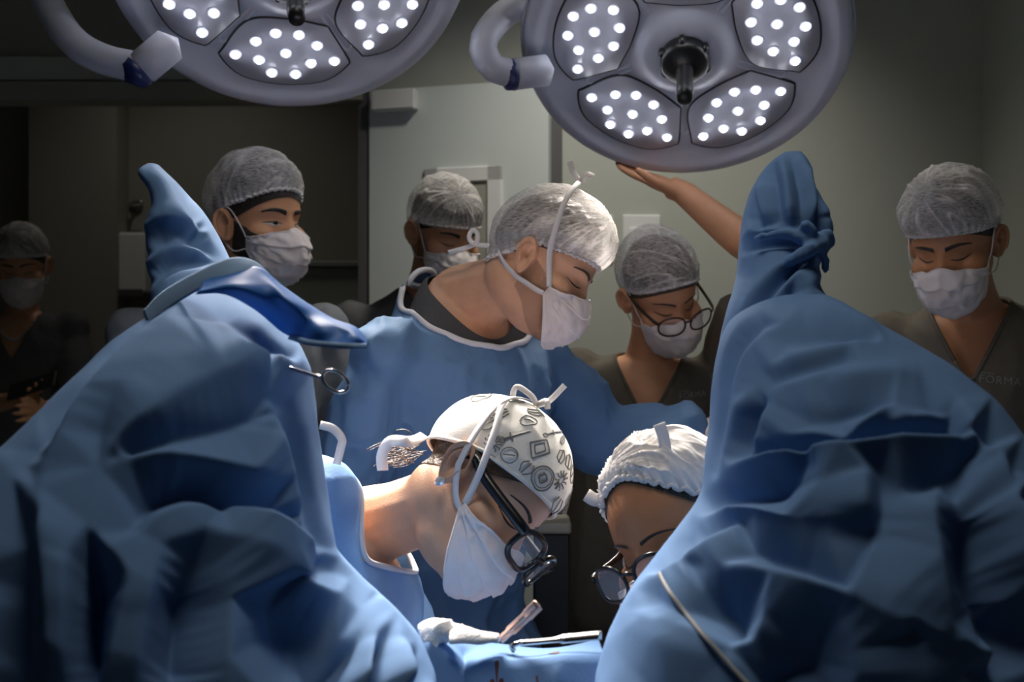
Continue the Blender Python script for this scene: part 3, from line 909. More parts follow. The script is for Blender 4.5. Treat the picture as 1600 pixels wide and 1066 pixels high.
rows = [(462, 1215, 1290, 1.28, .03, .04), (470, 1180, 1318, 1.275, .06, .07), (486, 1150, 1346, 1.27, .09, .10), (505, 1136, 1378, 1.26, .12, .13), (535, 1124, 1434, 1.25, .15, .15), (570, 1118, 1490, 1.23, .18, .17),
        (620, 1113, 1552, 1.20, .21, .18), (680, 1107, 1598, 1.18, .23, .18), (740, 1098, 1640, 1.15, .245, .18), (775, 1088, 1665, 1.14, .245, .18), (800, 1072, 1680, 1.125, .24, .18),
        (850, 1030, 1710, 1.11, .24, .18), (890, 996, 1740, 1.10, .235, .18), (920, 974, 1760, 1.09, .23, .18), (950, 958, 1775, 1.08, .225, .18), (1000, 940, 1800, 1.07, .22, .18),
        (1066, 925, 1820, 1.05, .205, .18), (1300, 920, 1900, 1.02, .19, .2), (1900, 920, 1930, 1.0, .19, .2), (2500, 920, 1930, 1.0, .19, .2)]
PYS = np.concatenate([np.linspace(462, 1120, 300), np.linspace(1150, 2500, 16)])
V, F = cloth(rows, PYS, [
    ([(1186, 488), (1150, 527), (1132, 575), (1120, 650), (1108, 740)], .018), ([(1192, 510), (1160, 548), (1144, 600), (1132, 660), (1116, 740)], -.016),
    ([(1228, 512), (1180, 548), (1158, 584), (1146, 640), (1128, 730)], .018),
    ([(1192, 610), (1164, 652), (1144, 700), (1126, 742)], .026), ([(1194, 632), (1180, 672), (1162, 716)], -.030), ([(1204, 630), (1192, 672), (1176, 714)], .014),
    ([(1240, 478), (1300, 492), (1345, 516), (1384, 537)], .016), ([(1230, 540), (1280, 530), (1330, 534), (1365, 540)], -.012), ([(1196, 584), (1270, 570), (1330, 555), (1384, 540)], .020),
    ([(1205, 612), (1270, 600), (1330, 586), (1430, 566)], .012), ([(1215, 602), (1265, 590), (1320, 574)], .000),
    ([(1290, 610), (1350, 600), (1440, 596)], .018), ([(1270, 664), (1320, 648), (1388, 634)], -.014), ([(1330, 690), (1364, 664), (1392, 638)], .020), ([(1210, 690), (1270, 682), (1320, 690)], .008),
    ([(1386, 668), (1430, 660), (1470, 656)], .012), ([(1172, 720), (1230, 714), (1285, 708), (1345, 698), (1420, 682), (1476, 672), (1506, 683)], -.044),
    ([(1123, 754), (1165, 726), (1220, 722), (1270, 720), (1340, 715), (1395, 707), (1455, 696), (1512, 684)], .036),
    ([(1494, 628), (1510, 682), (1556, 730), (1584, 790)], .022), ([(1539, 699), (1480, 732), (1410, 764)], -.022), ([(1440, 640), (1480, 644), (1494, 650)], -.006),
    ([(1500, 772), (1512, 800), (1526, 870), (1560, 980), (1580, 1100)], -.056), ([(1460, 775), (1462, 830), (1480, 930), (1500, 1050)], .012), ([(1572, 745), (1590, 820), (1610, 900)], .022),
    ([(1359, 734), (1362, 780), (1364, 818)], .018), ([(1372, 738), (1374, 790), (1372, 830)], -.010), ([(1270, 724), (1296, 776), (1304, 800), (1300, 850)], .018),
    ([(1246, 745), (1200, 774), (1150, 784), (1104, 800)], -.024),
    ([(1090, 808), (1120, 805), (1166, 803), (1220, 818), (1286, 836)], .030), ([(1160, 822), (1116, 836), (1090, 848)], -.008),
    ([(1168, 808), (1147, 841), (1110, 864), (1073, 882), (1020, 906), (980, 925)], .034), ([(1078, 818), (1060, 848), (1034, 893)], -.034),
    ([(1079, 884), (1180, 900), (1280, 920), (1332, 934), (1408, 970), (1550, 1018)], .026), ([(1180, 870), (1250, 890), (1320, 920)], -.014),
    ([(1095, 925), (1138, 960), (1132, 1000)], -.034), ([(1190, 925), (1200, 965), (1180, 1000)], .010), ([(990, 950), (1026, 972), (1052, 955)], .014), ([(1025, 925), (1028, 940)], -.012),
    ([(1175, 1080), (1232, 1040), (1290, 1022)], -.034), ([(1300, 960), (1330, 1010), (1345, 1090)], .012), ([(1420, 975), (1440, 1030), (1450, 1100)], .016),
], (920, 462, 1700, 1110), 330, 70, .9, .80, 4, 10.0)
sheetR = mk('sheet', V, F, M_DRAPE, rootR)

bpy.context.view_layer.update()

# ---- drape over the operating table between the legs
def middle_drape():
    xs = np.linspace(-.115, .092, 90); ys = np.linspace(.55, 1.20, 110)
    X, Y = np.meshgrid(xs, ys)
    Z = 1.054 - 1.15 * np.clip(1.135 - Y, 0, .05) - .5 * np.clip(1.085 - Y, 0, 1)
    Z += .006 * np.exp(-((X - (-.09)) / .04) ** 2) * np.exp(-((Y - 1.16) / .05) ** 2)
    Z += -.010 * np.exp(-((X - .03) / .05) ** 2)
    V_ = np.column_stack([X.ravel(), Y.ravel(), Z.ravel()])
    d, s, t = seg_dist(V_[:, :2], np.array([(-.03, .85), (.045, 1.12)])); V_[:, 2] += .008 * np.exp(-d / .03)
    d, s, t = seg_dist(V_[:, :2], np.array([(.045, 1.12), (.12, .95)])); V_[:, 2] += .009 * np.exp(-d / .03)
    d, s, t = seg_dist(V_[:, :2], np.array([(-.05, 1.18), (-.035, .95)])); V_[:, 2] += -.016 * np.exp(-d / .016)
    d, s, t = seg_dist(V_[:, :2], np.array([(-.085, 1.18), (-.075, .95)])); V_[:, 2] += .014 * np.exp(-d / .014)
    V_[:, 2] += .004 * vnoise(V_ * 18)
    F_ = gridfaces(110, 90)
    # hanging far edge
    far = V_[-90:]
    drop = [far + np.array([0, .012 * k, -.002 - .05 * k * k]) for k in (1, 2, 3)]
    for k, dr in enumerate(drop):
        n0 = len(V_); V_ = np.vstack([V_, dr])
        F_ += [(n0 - 90 + j, n0 - 90 + j + 1, n0 + j + 1, n0 + j) for j in range(89)]
    o = mk('table_drape', V_, F_, M_DRAPE)
    solid(o, .003)
    tag(o, 'blue drape lying over the table between the two legs, with small stains', 'drape')
    for px, py, Y_, r in ((776, 1034, 1.118, .0075), (838, 1040, 1.112, .005), (866, 1008, 1.15, .005), (792, 1050, 1.105, .004)):
        x = P(px, py, Y_)[0]
        k = np.argmin((V_[:9900, 0] - x) ** 2 + (V_[:9900, 1] - Y_) ** 2)
        a = np.linspace(0, 2 * np.pi, 18, endpoint=False)
        rr = r * (1 + .35 * np.sin(3 * a + px) + .2 * np.sin(5 * a))
        ring = np.column_stack([V_[k, 0] + rr * np.cos(a), V_[k, 1] + rr * 1.6 * np.sin(a), np.zeros(18)])
        for q in ring:
            kk = np.argmin((V_[:9900, 0] - q[0]) ** 2 + (V_[:9900, 1] - q[1]) ** 2); q[2] = V_[kk, 2] + .0022
        Vs = np.vstack([ring, [V_[k] + [0, 0, .0024]]])
        mk('stain', Vs, [(18, j, (j + 1) % 18) for j in range(18)], M_BLOOD, o)
middle_drape()

# ================================================================ PEOPLE
class Head:
    ELL = [((0, .015, .030), (.0765, .098, .093)), ((0, -.020, -.035), (.063, .070, .085)), ((0, -.030, -.085), (.049, .054, .036)),
           ((0, -.066, -.098), (.024, .020, .020)), ((.043, -.050, -.030), (.026, .030, .026)), ((-.043, -.050, -.030), (.026, .030, .026)), ((0, .02, -.05), (.062, .07, .06))]
    def __init__(self, c, f, left, s=1.0, fem=False):
        F_ = unit(f); L = np.asarray(left, float); L = unit(L - F_ * L.dot(F_)); U = np.cross(F_, L)
        self.c = np.asarray(c, float); self.R = np.stack([L, -F_, U], 1); self.s = s; self.F, self.L, self.U = F_, L, U
        self.fem = fem
    def S(self, d):
        t = []
        for c, a in self.ELL:
            c, a = np.array(c), np.array(a)
            if self.fem: a = a * np.array([.97, 1, .97])
            A = ((d / a) ** 2).sum(1); B = (d * c / a**2).sum(1); C = ((c / a) ** 2).sum() - 1
            D = B * B - A * C
            t.append(np.where(D > 0, (B + np.sqrt(np.maximum(D, 0))) / A, 0.0))
        t = np.array(t); k = .0045
        m = t.max(0)
        r = m + k * np.log(np.exp((t - m) / k).sum(0))
        p = d * r[:, None]; x, y, z = p.T
        fr = np.clip(-d[:, 1] * 3 - .6, 0, 1)
        # nose
        h = np.interp(z, [-.056, -.050, -.044, -.038, -.02, .0, .015, .03], [0, .006, .020, .025, .017, .008, .003, 0])
        w = np.interp(z, [-.055, -.042, -.02, .005], [.016, .0145, .011, .009])
        add = h * np.exp(-(x / w) ** 2)
        add += .007 * (np.exp(-(((x - .014) / .006) ** 2 + ((z + .043) / .007) ** 2)) + np.exp(-(((x + .014) / .006) ** 2 + ((z + .043) / .007) ** 2)))
        ax = np.abs(x)
        add -= .0085 * np.exp(-(((ax - .032) / .017) ** 2 + ((z - .001) / .012) ** 2))
        add += .0065 * np.exp(-(((ax - .032) / .0125) ** 2 + ((z + .001) / .0085) ** 2))
        add += (.0025 if self.fem else .0045) * np.exp(-(((ax - .030) / .026) ** 2 + ((z - .021) / .008) ** 2))
        add += .004 * np.exp(-((x / .022) ** 2 + ((z + .069) / .005) ** 2)) + .004 * np.exp(-((x / .019) ** 2 + ((z + .079) / .005) ** 2))
        return r + add * fr
    def W(self, p):
        return (np.asarray(p, float) * self.s) @ self.R.T + self.c
    def dirs(self, az, el):
        az, el = np.asarray(az, float), np.asarray(el, float)
        return np.stack([np.cos(el) * np.sin(az), -np.cos(el) * np.cos(az), np.sin(el)], -1).reshape(-1, 3)
    def at(self, az, el, off=0.0):
        d = self.dirs(np.radians(az), np.radians(el)); return self.W(d * (self.S(d) + off)[:, None])
    def face(self, x, z, off=0.0):
        """points on the face over frontal coordinates x, z"""
        x, z = np.atleast_1d(np.asarray(x, float)), np.atleast_1d(np.asarray(z, float))
        y = np.full(len(x), -.085)
        for _ in range(8):
            d = np.column_stack([x, y, z]); d /= np.linalg.norm(d, axis=1)[:, None]
            q = d * self.S(d)[:, None]
            k = np.sqrt(np.maximum((q**2).sum(1) - x**2 - z**2, 1e-5)); y = -k
        d = np.column_stack([x, y, z]); d /= np.linalg.norm(d, axis=1)[:, None]
        return self.W(d * (self.S(d) + off)[:, None])
    def mesh(self):
        na, ne = 150, 110
        el = np.linspace(-np.pi / 2, np.pi / 2, ne)[1:-1]; az = np.linspace(0, 2 * np.pi, na, endpoint=False)
        E, A = np.meshgrid(el, az, indexing='ij')
        d = np.vstack([self.dirs(A, E), [[0, 0, -1], [0, 0, 1]]])
        V = self.W(d * self.S(d)[:, None])
        F = gridfaces(ne - 2, na, True); m = (ne - 2) * na
        for j in range(na):
            k = (j + 1) % na
            F += [(m, k, j), (m + 1, (ne - 3) * na + j, (ne - 3) * na + k)]
        return V, F
    def ear(self, side):
        na, nr = 40, 16
        th = np.linspace(0, 2 * np.pi, na, endpoint=False); rho = np.linspace(0, 1, nr)
        R_, T_ = np.meshgrid(rho, th, indexing='ij')
        zz = np.sin(T_) * .033 * R_
        wid = np.interp(np.sin(T_), [-1, -.5, .2, 1], [.6, .72, 1.0, 1.0])
        yy = np.cos(T_) * .0185 * wid * R_ + .004 * np.sin(T_) * R_
        lobe = np.clip((-np.sin(T_) - .55) * 3, 0, 1)
        back = np.clip(np.cos(T_) + .5, 0, 1)
        out = .006 + (.0075 * np.exp(-((R_ - .86) / .11) ** 2)) * (1 - .8 * lobe) * (.35 + .65 * np.clip(np.cos(T_) + np.sin(T_) + .9, 0, 1))
        out += .005 * np.exp(-((R_ - .52) / .11) ** 2) * back * (1 - lobe)
        out -= .011 * np.exp(-(R_ / .36) ** 2) * (1 - .3 * lobe)
        out += .005 * np.exp(-(((yy + .013) / .005) ** 2 + ((zz + .004) / .006) ** 2))      # tragus
        out -= .006 * np.clip((R_ - .93) / .07, 0, 1)
        out += .42 * (yy + .014)
        fr = np.stack([side * (.0715 + out), .016 + yy, -.012 + zz], -1).reshape(-1, 3)
        R2 = R_[-1]
        bk = np.stack([np.full(na, side * .062), .016 + yy[-1] * .7 , -.012 + zz[-1] * .75], -1)
        md = np.stack([side * (.0685 + .42 * (yy[-1] + .014)), .016 + yy[-1] * .97, -.012 + zz[-1] * .97], -1)
        V = np.vstack([fr, md, bk])
        F = gridfaces(nr + 2, na, True, flip=(side > 0))
        return self.W(V), F

def rimz(az, front, side, back):
    c = np.cos(az); return np.where(c > 0, side + (front - side) * c**1.5 if False else side + (front - side) * np.abs(c) ** 1.4, side + (back - side) * np.abs(c) ** 1.2)

def cap_grid(H, front, side, back, na, nt, offf):
    az = np.linspace(0, 2 * np.pi, na, endpoint=False)
    zr = rimz(az, front, side, back)
    lo, hi = np.full(na, -1.3), np.full(na, 1.5)
    for _ in range(30):
        m = (lo + hi) / 2; d = H.dirs(az, m); z = d[:, 2] * H.S(d)
        hi = np.where(z > zr, m, hi); lo = np.where(z > zr, lo, m)
    t = np.linspace(0, 1, nt)
    T_, A = np.meshgrid(t, az, indexing='ij')
    E = lo[None] + T_ * (np.pi / 2 - .004 - lo[None])
    d = H.dirs(A, E)
    s = H.S(d).reshape(T_.shape)
    # cloth spans the hollows of the face: use the skull only
    off = offf(T_, A, d.reshape(*T_.shape, 3))
    V = H.W(d * (s + off).reshape(-1)[:, None])
    return V, gridfaces(nt, na, True), V[:na]

def bouffant(H, root, mat, rim=(.050, .026, -.040), puff=.014, pd=(0, .6, .6), seed=0, pleat=.0026, rimmat=None, crease=.003, knot=(-20, 62)):
    """sheer elastic cap; doubled-over folds run from the gathered rim towards one pinch point"""
    pd = unit(pd)
    kd = H.dirs(np.radians([knot[0]]), np.radians([knot[1]]))[0]
    store = {}
    def off(T_, A, d):
        k = (1 - np.exp(-T_ * 6)) * (1 - .25 * T_)
        o = .004 + puff * k * (.6 + .9 * np.clip((d @ pd), 0, 1))
        q = d.reshape(-1, 3)
        o += pleat * np.exp(-T_ * 6) * np.cos(A * 40 + 3 * vnoise(q * 4 + seed).reshape(T_.shape))
        # angle round the pinch point: creases radiate from it
        e1 = unit(np.cross(kd, [0.3, 0.2, 1.0])); e2 = np.cross(kd, e1)
        ang = np.arctan2(q @ e2, q @ e1); rad = np.arccos(np.clip(q @ kd, -1, 1))
        ph = np.column_stack([np.cos(ang) * 4.2 + rad * .5, np.sin(ang) * 4.2 - rad * .4, rad * .9 + seed])
        r = ridged(ph); r2 = ridged(ph * 2.3 + 7)
        sharp = (np.clip(r - .62, 0, 1) / .38) ** 2 + .6 * (np.clip(r2 - .70, 0, 1) / .30) ** 2
        fade = np.clip(rad * 3, 0, 1) * np.exp(-rad * .55)
        sharp = sharp * fade
        o += (crease * sharp).reshape(T_.shape) * np.clip(T_ * 5 + .2, 0, 1)
        o += crease * .6 * vnoise(q * 7 + seed * 2).reshape(T_.shape) * np.clip(T_ * 5, 0, 1)
        store['fold'] = .75 * np.clip(sharp, 0, 1) + .45 * np.exp(-T_ * 10).ravel() - .10 * np.clip(vnoise(q * 3 + seed), 0, 1)
        return o
    V, F, rimp = cap_grid(H, *rim, 260, 70, off)
    c = mk('cap', V, F, mat, root)
    at = c.data.attributes.new('fold', 'FLOAT', 'POINT'); at.data.foreach_set('value', store['fold'].astype(np.float32))
    n = len(rimp)
    rr = .0030 + .0010 * vnoise(np.column_stack([np.arange(n + 1) * .8, np.zeros(n + 1), np.full(n + 1, seed)]))
    V, F = tube(np.vstack([rimp, rimp[:1]]), rr, 8)
    mk('elastic_rim', V, F, rimmat or M_CAPRIM, c)
    return c

def hair(H, root, mat, rim=(.046, .016, -.055), off=.0018):
    V, F, _ = cap_grid(H, *rim, 110, 40, lambda T_, A, d: off + .0025 * vnoise(d.reshape(-1, 3) * 14).reshape(T_.shape) * np.clip(T_ * 4, 0, 1))
    return mk('hair', V, F, mat, root)

MASK_ELL = ((0, -.052, -.060), (.060, .070, .064))
def mask(H, root, mat=M_MASK, wide=62, top=-9, bot=-63, loops='ear', sides=(1, -1), low=0.0, text=False):
    nu, nv = 80, 64
    u = np.linspace(-1, 1, nu); v = np.linspace(0, 1, nv)
    Vg, Ug = np.meshgrid(v, u, indexing='ij')
    et = top - 14 * np.abs(Ug) ** 1.5 + 3.5 * np.exp(-(Ug / .16) ** 2); eb = bot + 25 * np.abs(Ug) ** 2
    E = np.radians(et + (eb - et) * Vg); A = np.radians(Ug * wide)
    d = H.dirs(A, E); s = H.S(d)
    c, a = map(np.array, MASK_ELL)
    Aq = ((d / a) ** 2).sum(1); B = (d * c / a**2).sum(1); C = ((c / a) ** 2).sum() - 1
    D = np.maximum(B * B - Aq * C, 0); t = (B + np.sqrt(D)) / Aq
    k = .006; m = np.maximum(s, t); r = m + k * np.log(np.exp((s - m) / k) + np.exp((t - m) / k))
    edge = np.clip((1 - np.abs(Ug)) * 6, 0, 1).ravel()
    # three pleats, opening in the middle
    ph = (Vg * 4.0) % 1.0
    pl = (ph - .5) * .0042 * np.clip(np.minimum(Vg * 6, (1 - Vg) * 6), 0, 1)
    crumple = .0035 * vnoise(d * 13 + H.c) + .002 * ridged(d * 9 + H.c * 3)
    r = r + .0035 + pl.ravel() + crumple * edge
    V = H.W(d * r[:, None])
    o = solid(mk('mask', V, gridfaces(nv, nu), mat, root), .0012)
    G = V.reshape(nv, nu, 3)
    # bound edges
    for e in (G[0], G[-1]):
        Vt, Ft = tube(e[::2], .0016, 6); mk('mask_edge', Vt, Ft, mat, o)
    for sd in sides:
        j = 0 if sd < 0 else nu - 1
        tp, bt = G[1, j], G[-2, j]
        if loops == 'ear':
            pts = [tp, H.W((sd * .0765, -.028, -.012)), H.W((sd * .080, .000, .018)), H.W((sd * .081, .022, .022)), H.W((sd * .079, .036, .002)), H.W((sd * .076, .028, -.035)), H.W((sd * .072, -.004, -.062)), bt]
            # keep the cord outside the cheek
            q = spline(np.array(pts), 50)
            loc = ((q - H.c) @ H.R) / H.s
            rr = np.linalg.norm(loc, axis=1); dd = loc / rr[:, None]; need = H.S(dd) + .0016
            loc = dd * np.maximum(rr, need)[:, None]
            Vt, Ft = tube(H.W(loc), .0014 * H.s, 6); mk('ear_loop', Vt, Ft, M_STRAP, o)
    return o, G

def eyes(H, root, open_=0.0, mat=M_HAIRB, look=0.0, sides=(-1, 1)):
    for sd in sides:
        x = np.linspace(.0165, .0475, 15)
        tt = (x - x[0]) / (x[-1] - x[0])
        arch = np.sin(np.pi * tt)
        zl = -.003 - .0034 * arch * (1 - open_) + .0042 * arch * open_
        Vt, Ft = tube(H.face(sd * x, zl, .0008), .0008 + .0006 * arch, 6); mk('eyelashes', Vt, Ft, mat, root)
        if open_ > 0:
            zb = -.003 - .0045 * arch
            rows_ = [H.face(sd * x, zl * (1 - k) + zb * k, .0012) for k in (0, .5, 1)]
            V = np.vstack(rows_); F = gridfaces(3, 15)
            e = mk('eye', V, F, M_EYEW, root)
            a = np.linspace(0, 2 * np.pi, 16, endpoint=False); rr = .0050
            cx = sd * .032 + look
            px = cx + rr * np.cos(a); pz = np.clip(-.0005 + rr * np.sin(a), -.0058, .0022)
            Vc = np.vstack([H.face(px, pz, .0017), H.face([cx], [-.0008], .0020)])
            mk('iris', Vc, [(16, j, (j + 1) % 16) for j in range(16)], M_IRIS, e)

def brows(H, root, mat=M_HAIRB, w=.0042, lift=0.0):
    for sd in (-1, 1):
        x = np.linspace(.010, .052, 18); tt = (x - x[0]) / (x[-1] - x[0])
        z0 = .0185 + lift + .006 * np.sin(np.pi * tt * .8) - .004 * tt**3
        ww = w * (1 - .65 * tt)
        V = np.vstack([H.face(sd * x, z0 - ww, .0006), H.face(sd * x, z0, .0022), H.face(sd * x, z0 + ww, .0006)])
        mk('eyebrow', V, gridfaces(3, 18), mat, root)

def beard(H, root, wide=100, top=-18, thick=.0028, mat=M_BEARD):
    nu, nv = 90, 40
    Vg, Ug = np.meshgrid(np.linspace(0, 1, nv), np.linspace(-1, 1, nu), indexing='ij')
    et = top + 22 * np.abs(Ug) ** 3; eb = -66 + 18 * np.abs(Ug) ** 2
    d = H.dirs(np.radians(Ug * wide), np.radians(et + (eb - et) * Vg))
    fade = np.clip(np.minimum(np.minimum(Vg, 1 - Vg) * 6, (1 - np.abs(Ug)) * 8), 0, 1).ravel()
    r = H.S(d) + .0004 + thick * fade * (1 + .5 * vnoise(d * 60))
    return mk('beard', H.W(d * r[:, None]), gridfaces(nv, nu), mat, root)

def glasses(H, root, mat, w=.027, h=.021, r=.0026, dz=-.004, dy=-.100, p=2.6, sides=(-1, 1), temple=.0035):
    g = None
    a = np.linspace(0, 2 * np.pi, 41)
    for sd in sides:
        ca, sa = np.cos(a), np.sin(a)
        x = sd * .035 + w * np.sign(ca) * np.abs(ca) ** (2 / p); z = dz + h * np.sign(sa) * np.abs(sa) ** (2 / p) - .0015 * np.abs(ca)
        y = dy + .012 * ((np.abs(x) - .01) / .05) ** 2 - .10 * (z - dz) * 0 
        ring = H.W(np.column_stack([x, y, z]))
        V, F = tube(ring, r * H.s, 8)
        o = mk('glasses_frame', V, F, mat, root if g is None else g)
        if g is None: g = o
        Vl = np.vstack([ring[:-1], ring[:-1].mean(0)])
        solid(mk('lens', Vl, [(40, j, (j + 1) % 40) for j in range(40)], M_LENS, g), .0012)
        tp = [H.W((sd * (.035 + w), dy + .009, dz + h * .45)), H.W((sd * .070, dy + .022, dz + h * .5)), H.W((sd * .0785, -.03, dz + h * .6)), H.W((sd * .0795, .008, .012)), H.W((sd * .077, .03, -.006))]
        q = spline(np.array(tp), 24)
        V, F = ribbon(q, np.gradient(q, axis=0) * 0 + H.L * sd, .0085 * temple / .0035, temple); mk('temple', V, F, mat, g)
    V, F = tube([H.W((-.009, dy - .001, dz + .006)), H.W((0, dy - .004, dz + .009)), H.W((.009, dy - .001, dz + .006))], r * H.s * 1.1, 8, 10); mk('bridge', V, F, mat, g)
    return g

def on_head(H, pts, off):
    """world polyline pulled to a constant height above the skull"""
    d = H.dirs(np.radians([p[0] for p in pts]), np.radians([p[1] for p in pts]))
    q = spline(d, 50); q /= np.linalg.norm(q, axis=1)[:, None]
    if isinstance(off, tuple): off = np.interp(np.linspace(0, 1, 50), np.linspace(0, 1, len(off)), off)
    return H.W(q * (H.S(q) + off)[:, None]), q @ H.R.T

def torso(N, SL, SR, PV, grow=0.0, flare=None, deep=1.0):
    N, SL, SR, PV = map(lambda q: np.asarray(q, float), (N, SL, SR, PV))
    M = (SL + SR) / 2; l = unit(SL - SR); sw = np.linalg.norm(SL - SR) / 2
    up = unit(M - PV); f = unit(np.cross(l, up))
    secs = [(PV, .165, .115), (PV + (M - PV) * .30, .150, .110), (PV + (M - PV) * .62, sw * .88, .122), (PV + (M - PV) * .84, sw * .94, .112), (M - up * .005, sw * .88, .078)]
    if flare is not None:
        secs = flare + secs
    k = N - M
    secs += [(M + k * .40, sw * .66, .070), (M + k * .85, .084, .064), (N + k * .10, .062, .056)]
    c = np.array([s[0] for s in secs]); wd = np.array([[s[1] + grow, s[2] * deep + grow] for s in secs])
    q = spline(np.hstack([c, wd]), 46)
    n = 40; a = np.linspace(0, 2 * np.pi, n, endpoint=False); ca, sa = np.cos(a), np.sin(a)
    ca = np.sign(ca) * np.abs(ca) ** .85; sa = np.sign(sa) * np.abs(sa) ** .85
    V = (q[:, None, :3] + l * (ca[None, :, None] * q[:, 3][:, None, None]) + f * (sa[None, :, None] * q[:, 4][:, None, None])).reshape(-1, 3)
    F = gridfaces(len(q), n, True, flip=True); m = len(V)
    V = np.vstack([V, q[0, :3], q[-1, :3]])
    for j in range(n):
        kk = (j + 1) % n
        F += [(m, j, kk), (m + 1, (len(q) - 1) * n + kk, (len(q) - 1) * n + j)]
    return (V, F), l, up, f

def hand(wrist, fd, pn, size=1.0, thumb=1, curl=.25, spread=.10):
    """volumes of a hand: fd finger direction, pn palm normal (the side the fingers curl to)"""
    fd = unit(fd); pn = unit(np.asarray(pn, float) - fd * fd.dot(pn)); sd = np.cross(fd, pn) * thumb
    w = np.asarray(wrist, float); out = []
    R_ = np.stack([sd, fd, pn], 1)
    out.append(ellipsoid(w + fd * .050 * size, (.041 * size, .056 * size, .0165 * size), R_))
    out.append(tube([w - fd * .02, w + fd * .03 * size], [.026 * size, .027 * size], 14))
    for i, (o, ln) in enumerate(((.029, .072), (.010, .080), (-.010, .074), (-.028, .058))):
        b = w + fd * (.088 - .004 * abs(i - 1)) * size + sd * o * size
        d = unit(fd + sd * (o / .03) * spread); pts = [b - d * .02, b]
        L = ln * size
        for k, fr in enumerate((.45, .32, .23)):
            c = curl * (k + .6); dd = unit(d * math.cos(c) + pn * math.sin(c))
            pts.append(pts[-1] + dd * L * fr)
        out.append(tube(pts, np.array([.0095, .0092, .0086, .0078, .0064]) * size, 10, 18))
    b = w + fd * .025 * size + sd * .028 * size
    d1 = unit(fd * .75 + sd * .75 + pn * .25); d2 = unit(fd + sd * .25 + pn * .3)
    out.append(tube([b - d1 * .015, b + d1 * .03 * size, b + d1 * .045 * size + d2 * .02 * size, b + d1 * .045 * size + d2 * .05 * size], np.array([.015, .012, .0105, .008]) * size, 10, 16))
    return out

def limb(pts, radii, seg=30):
    return tube(pts, radii, 16, seg)

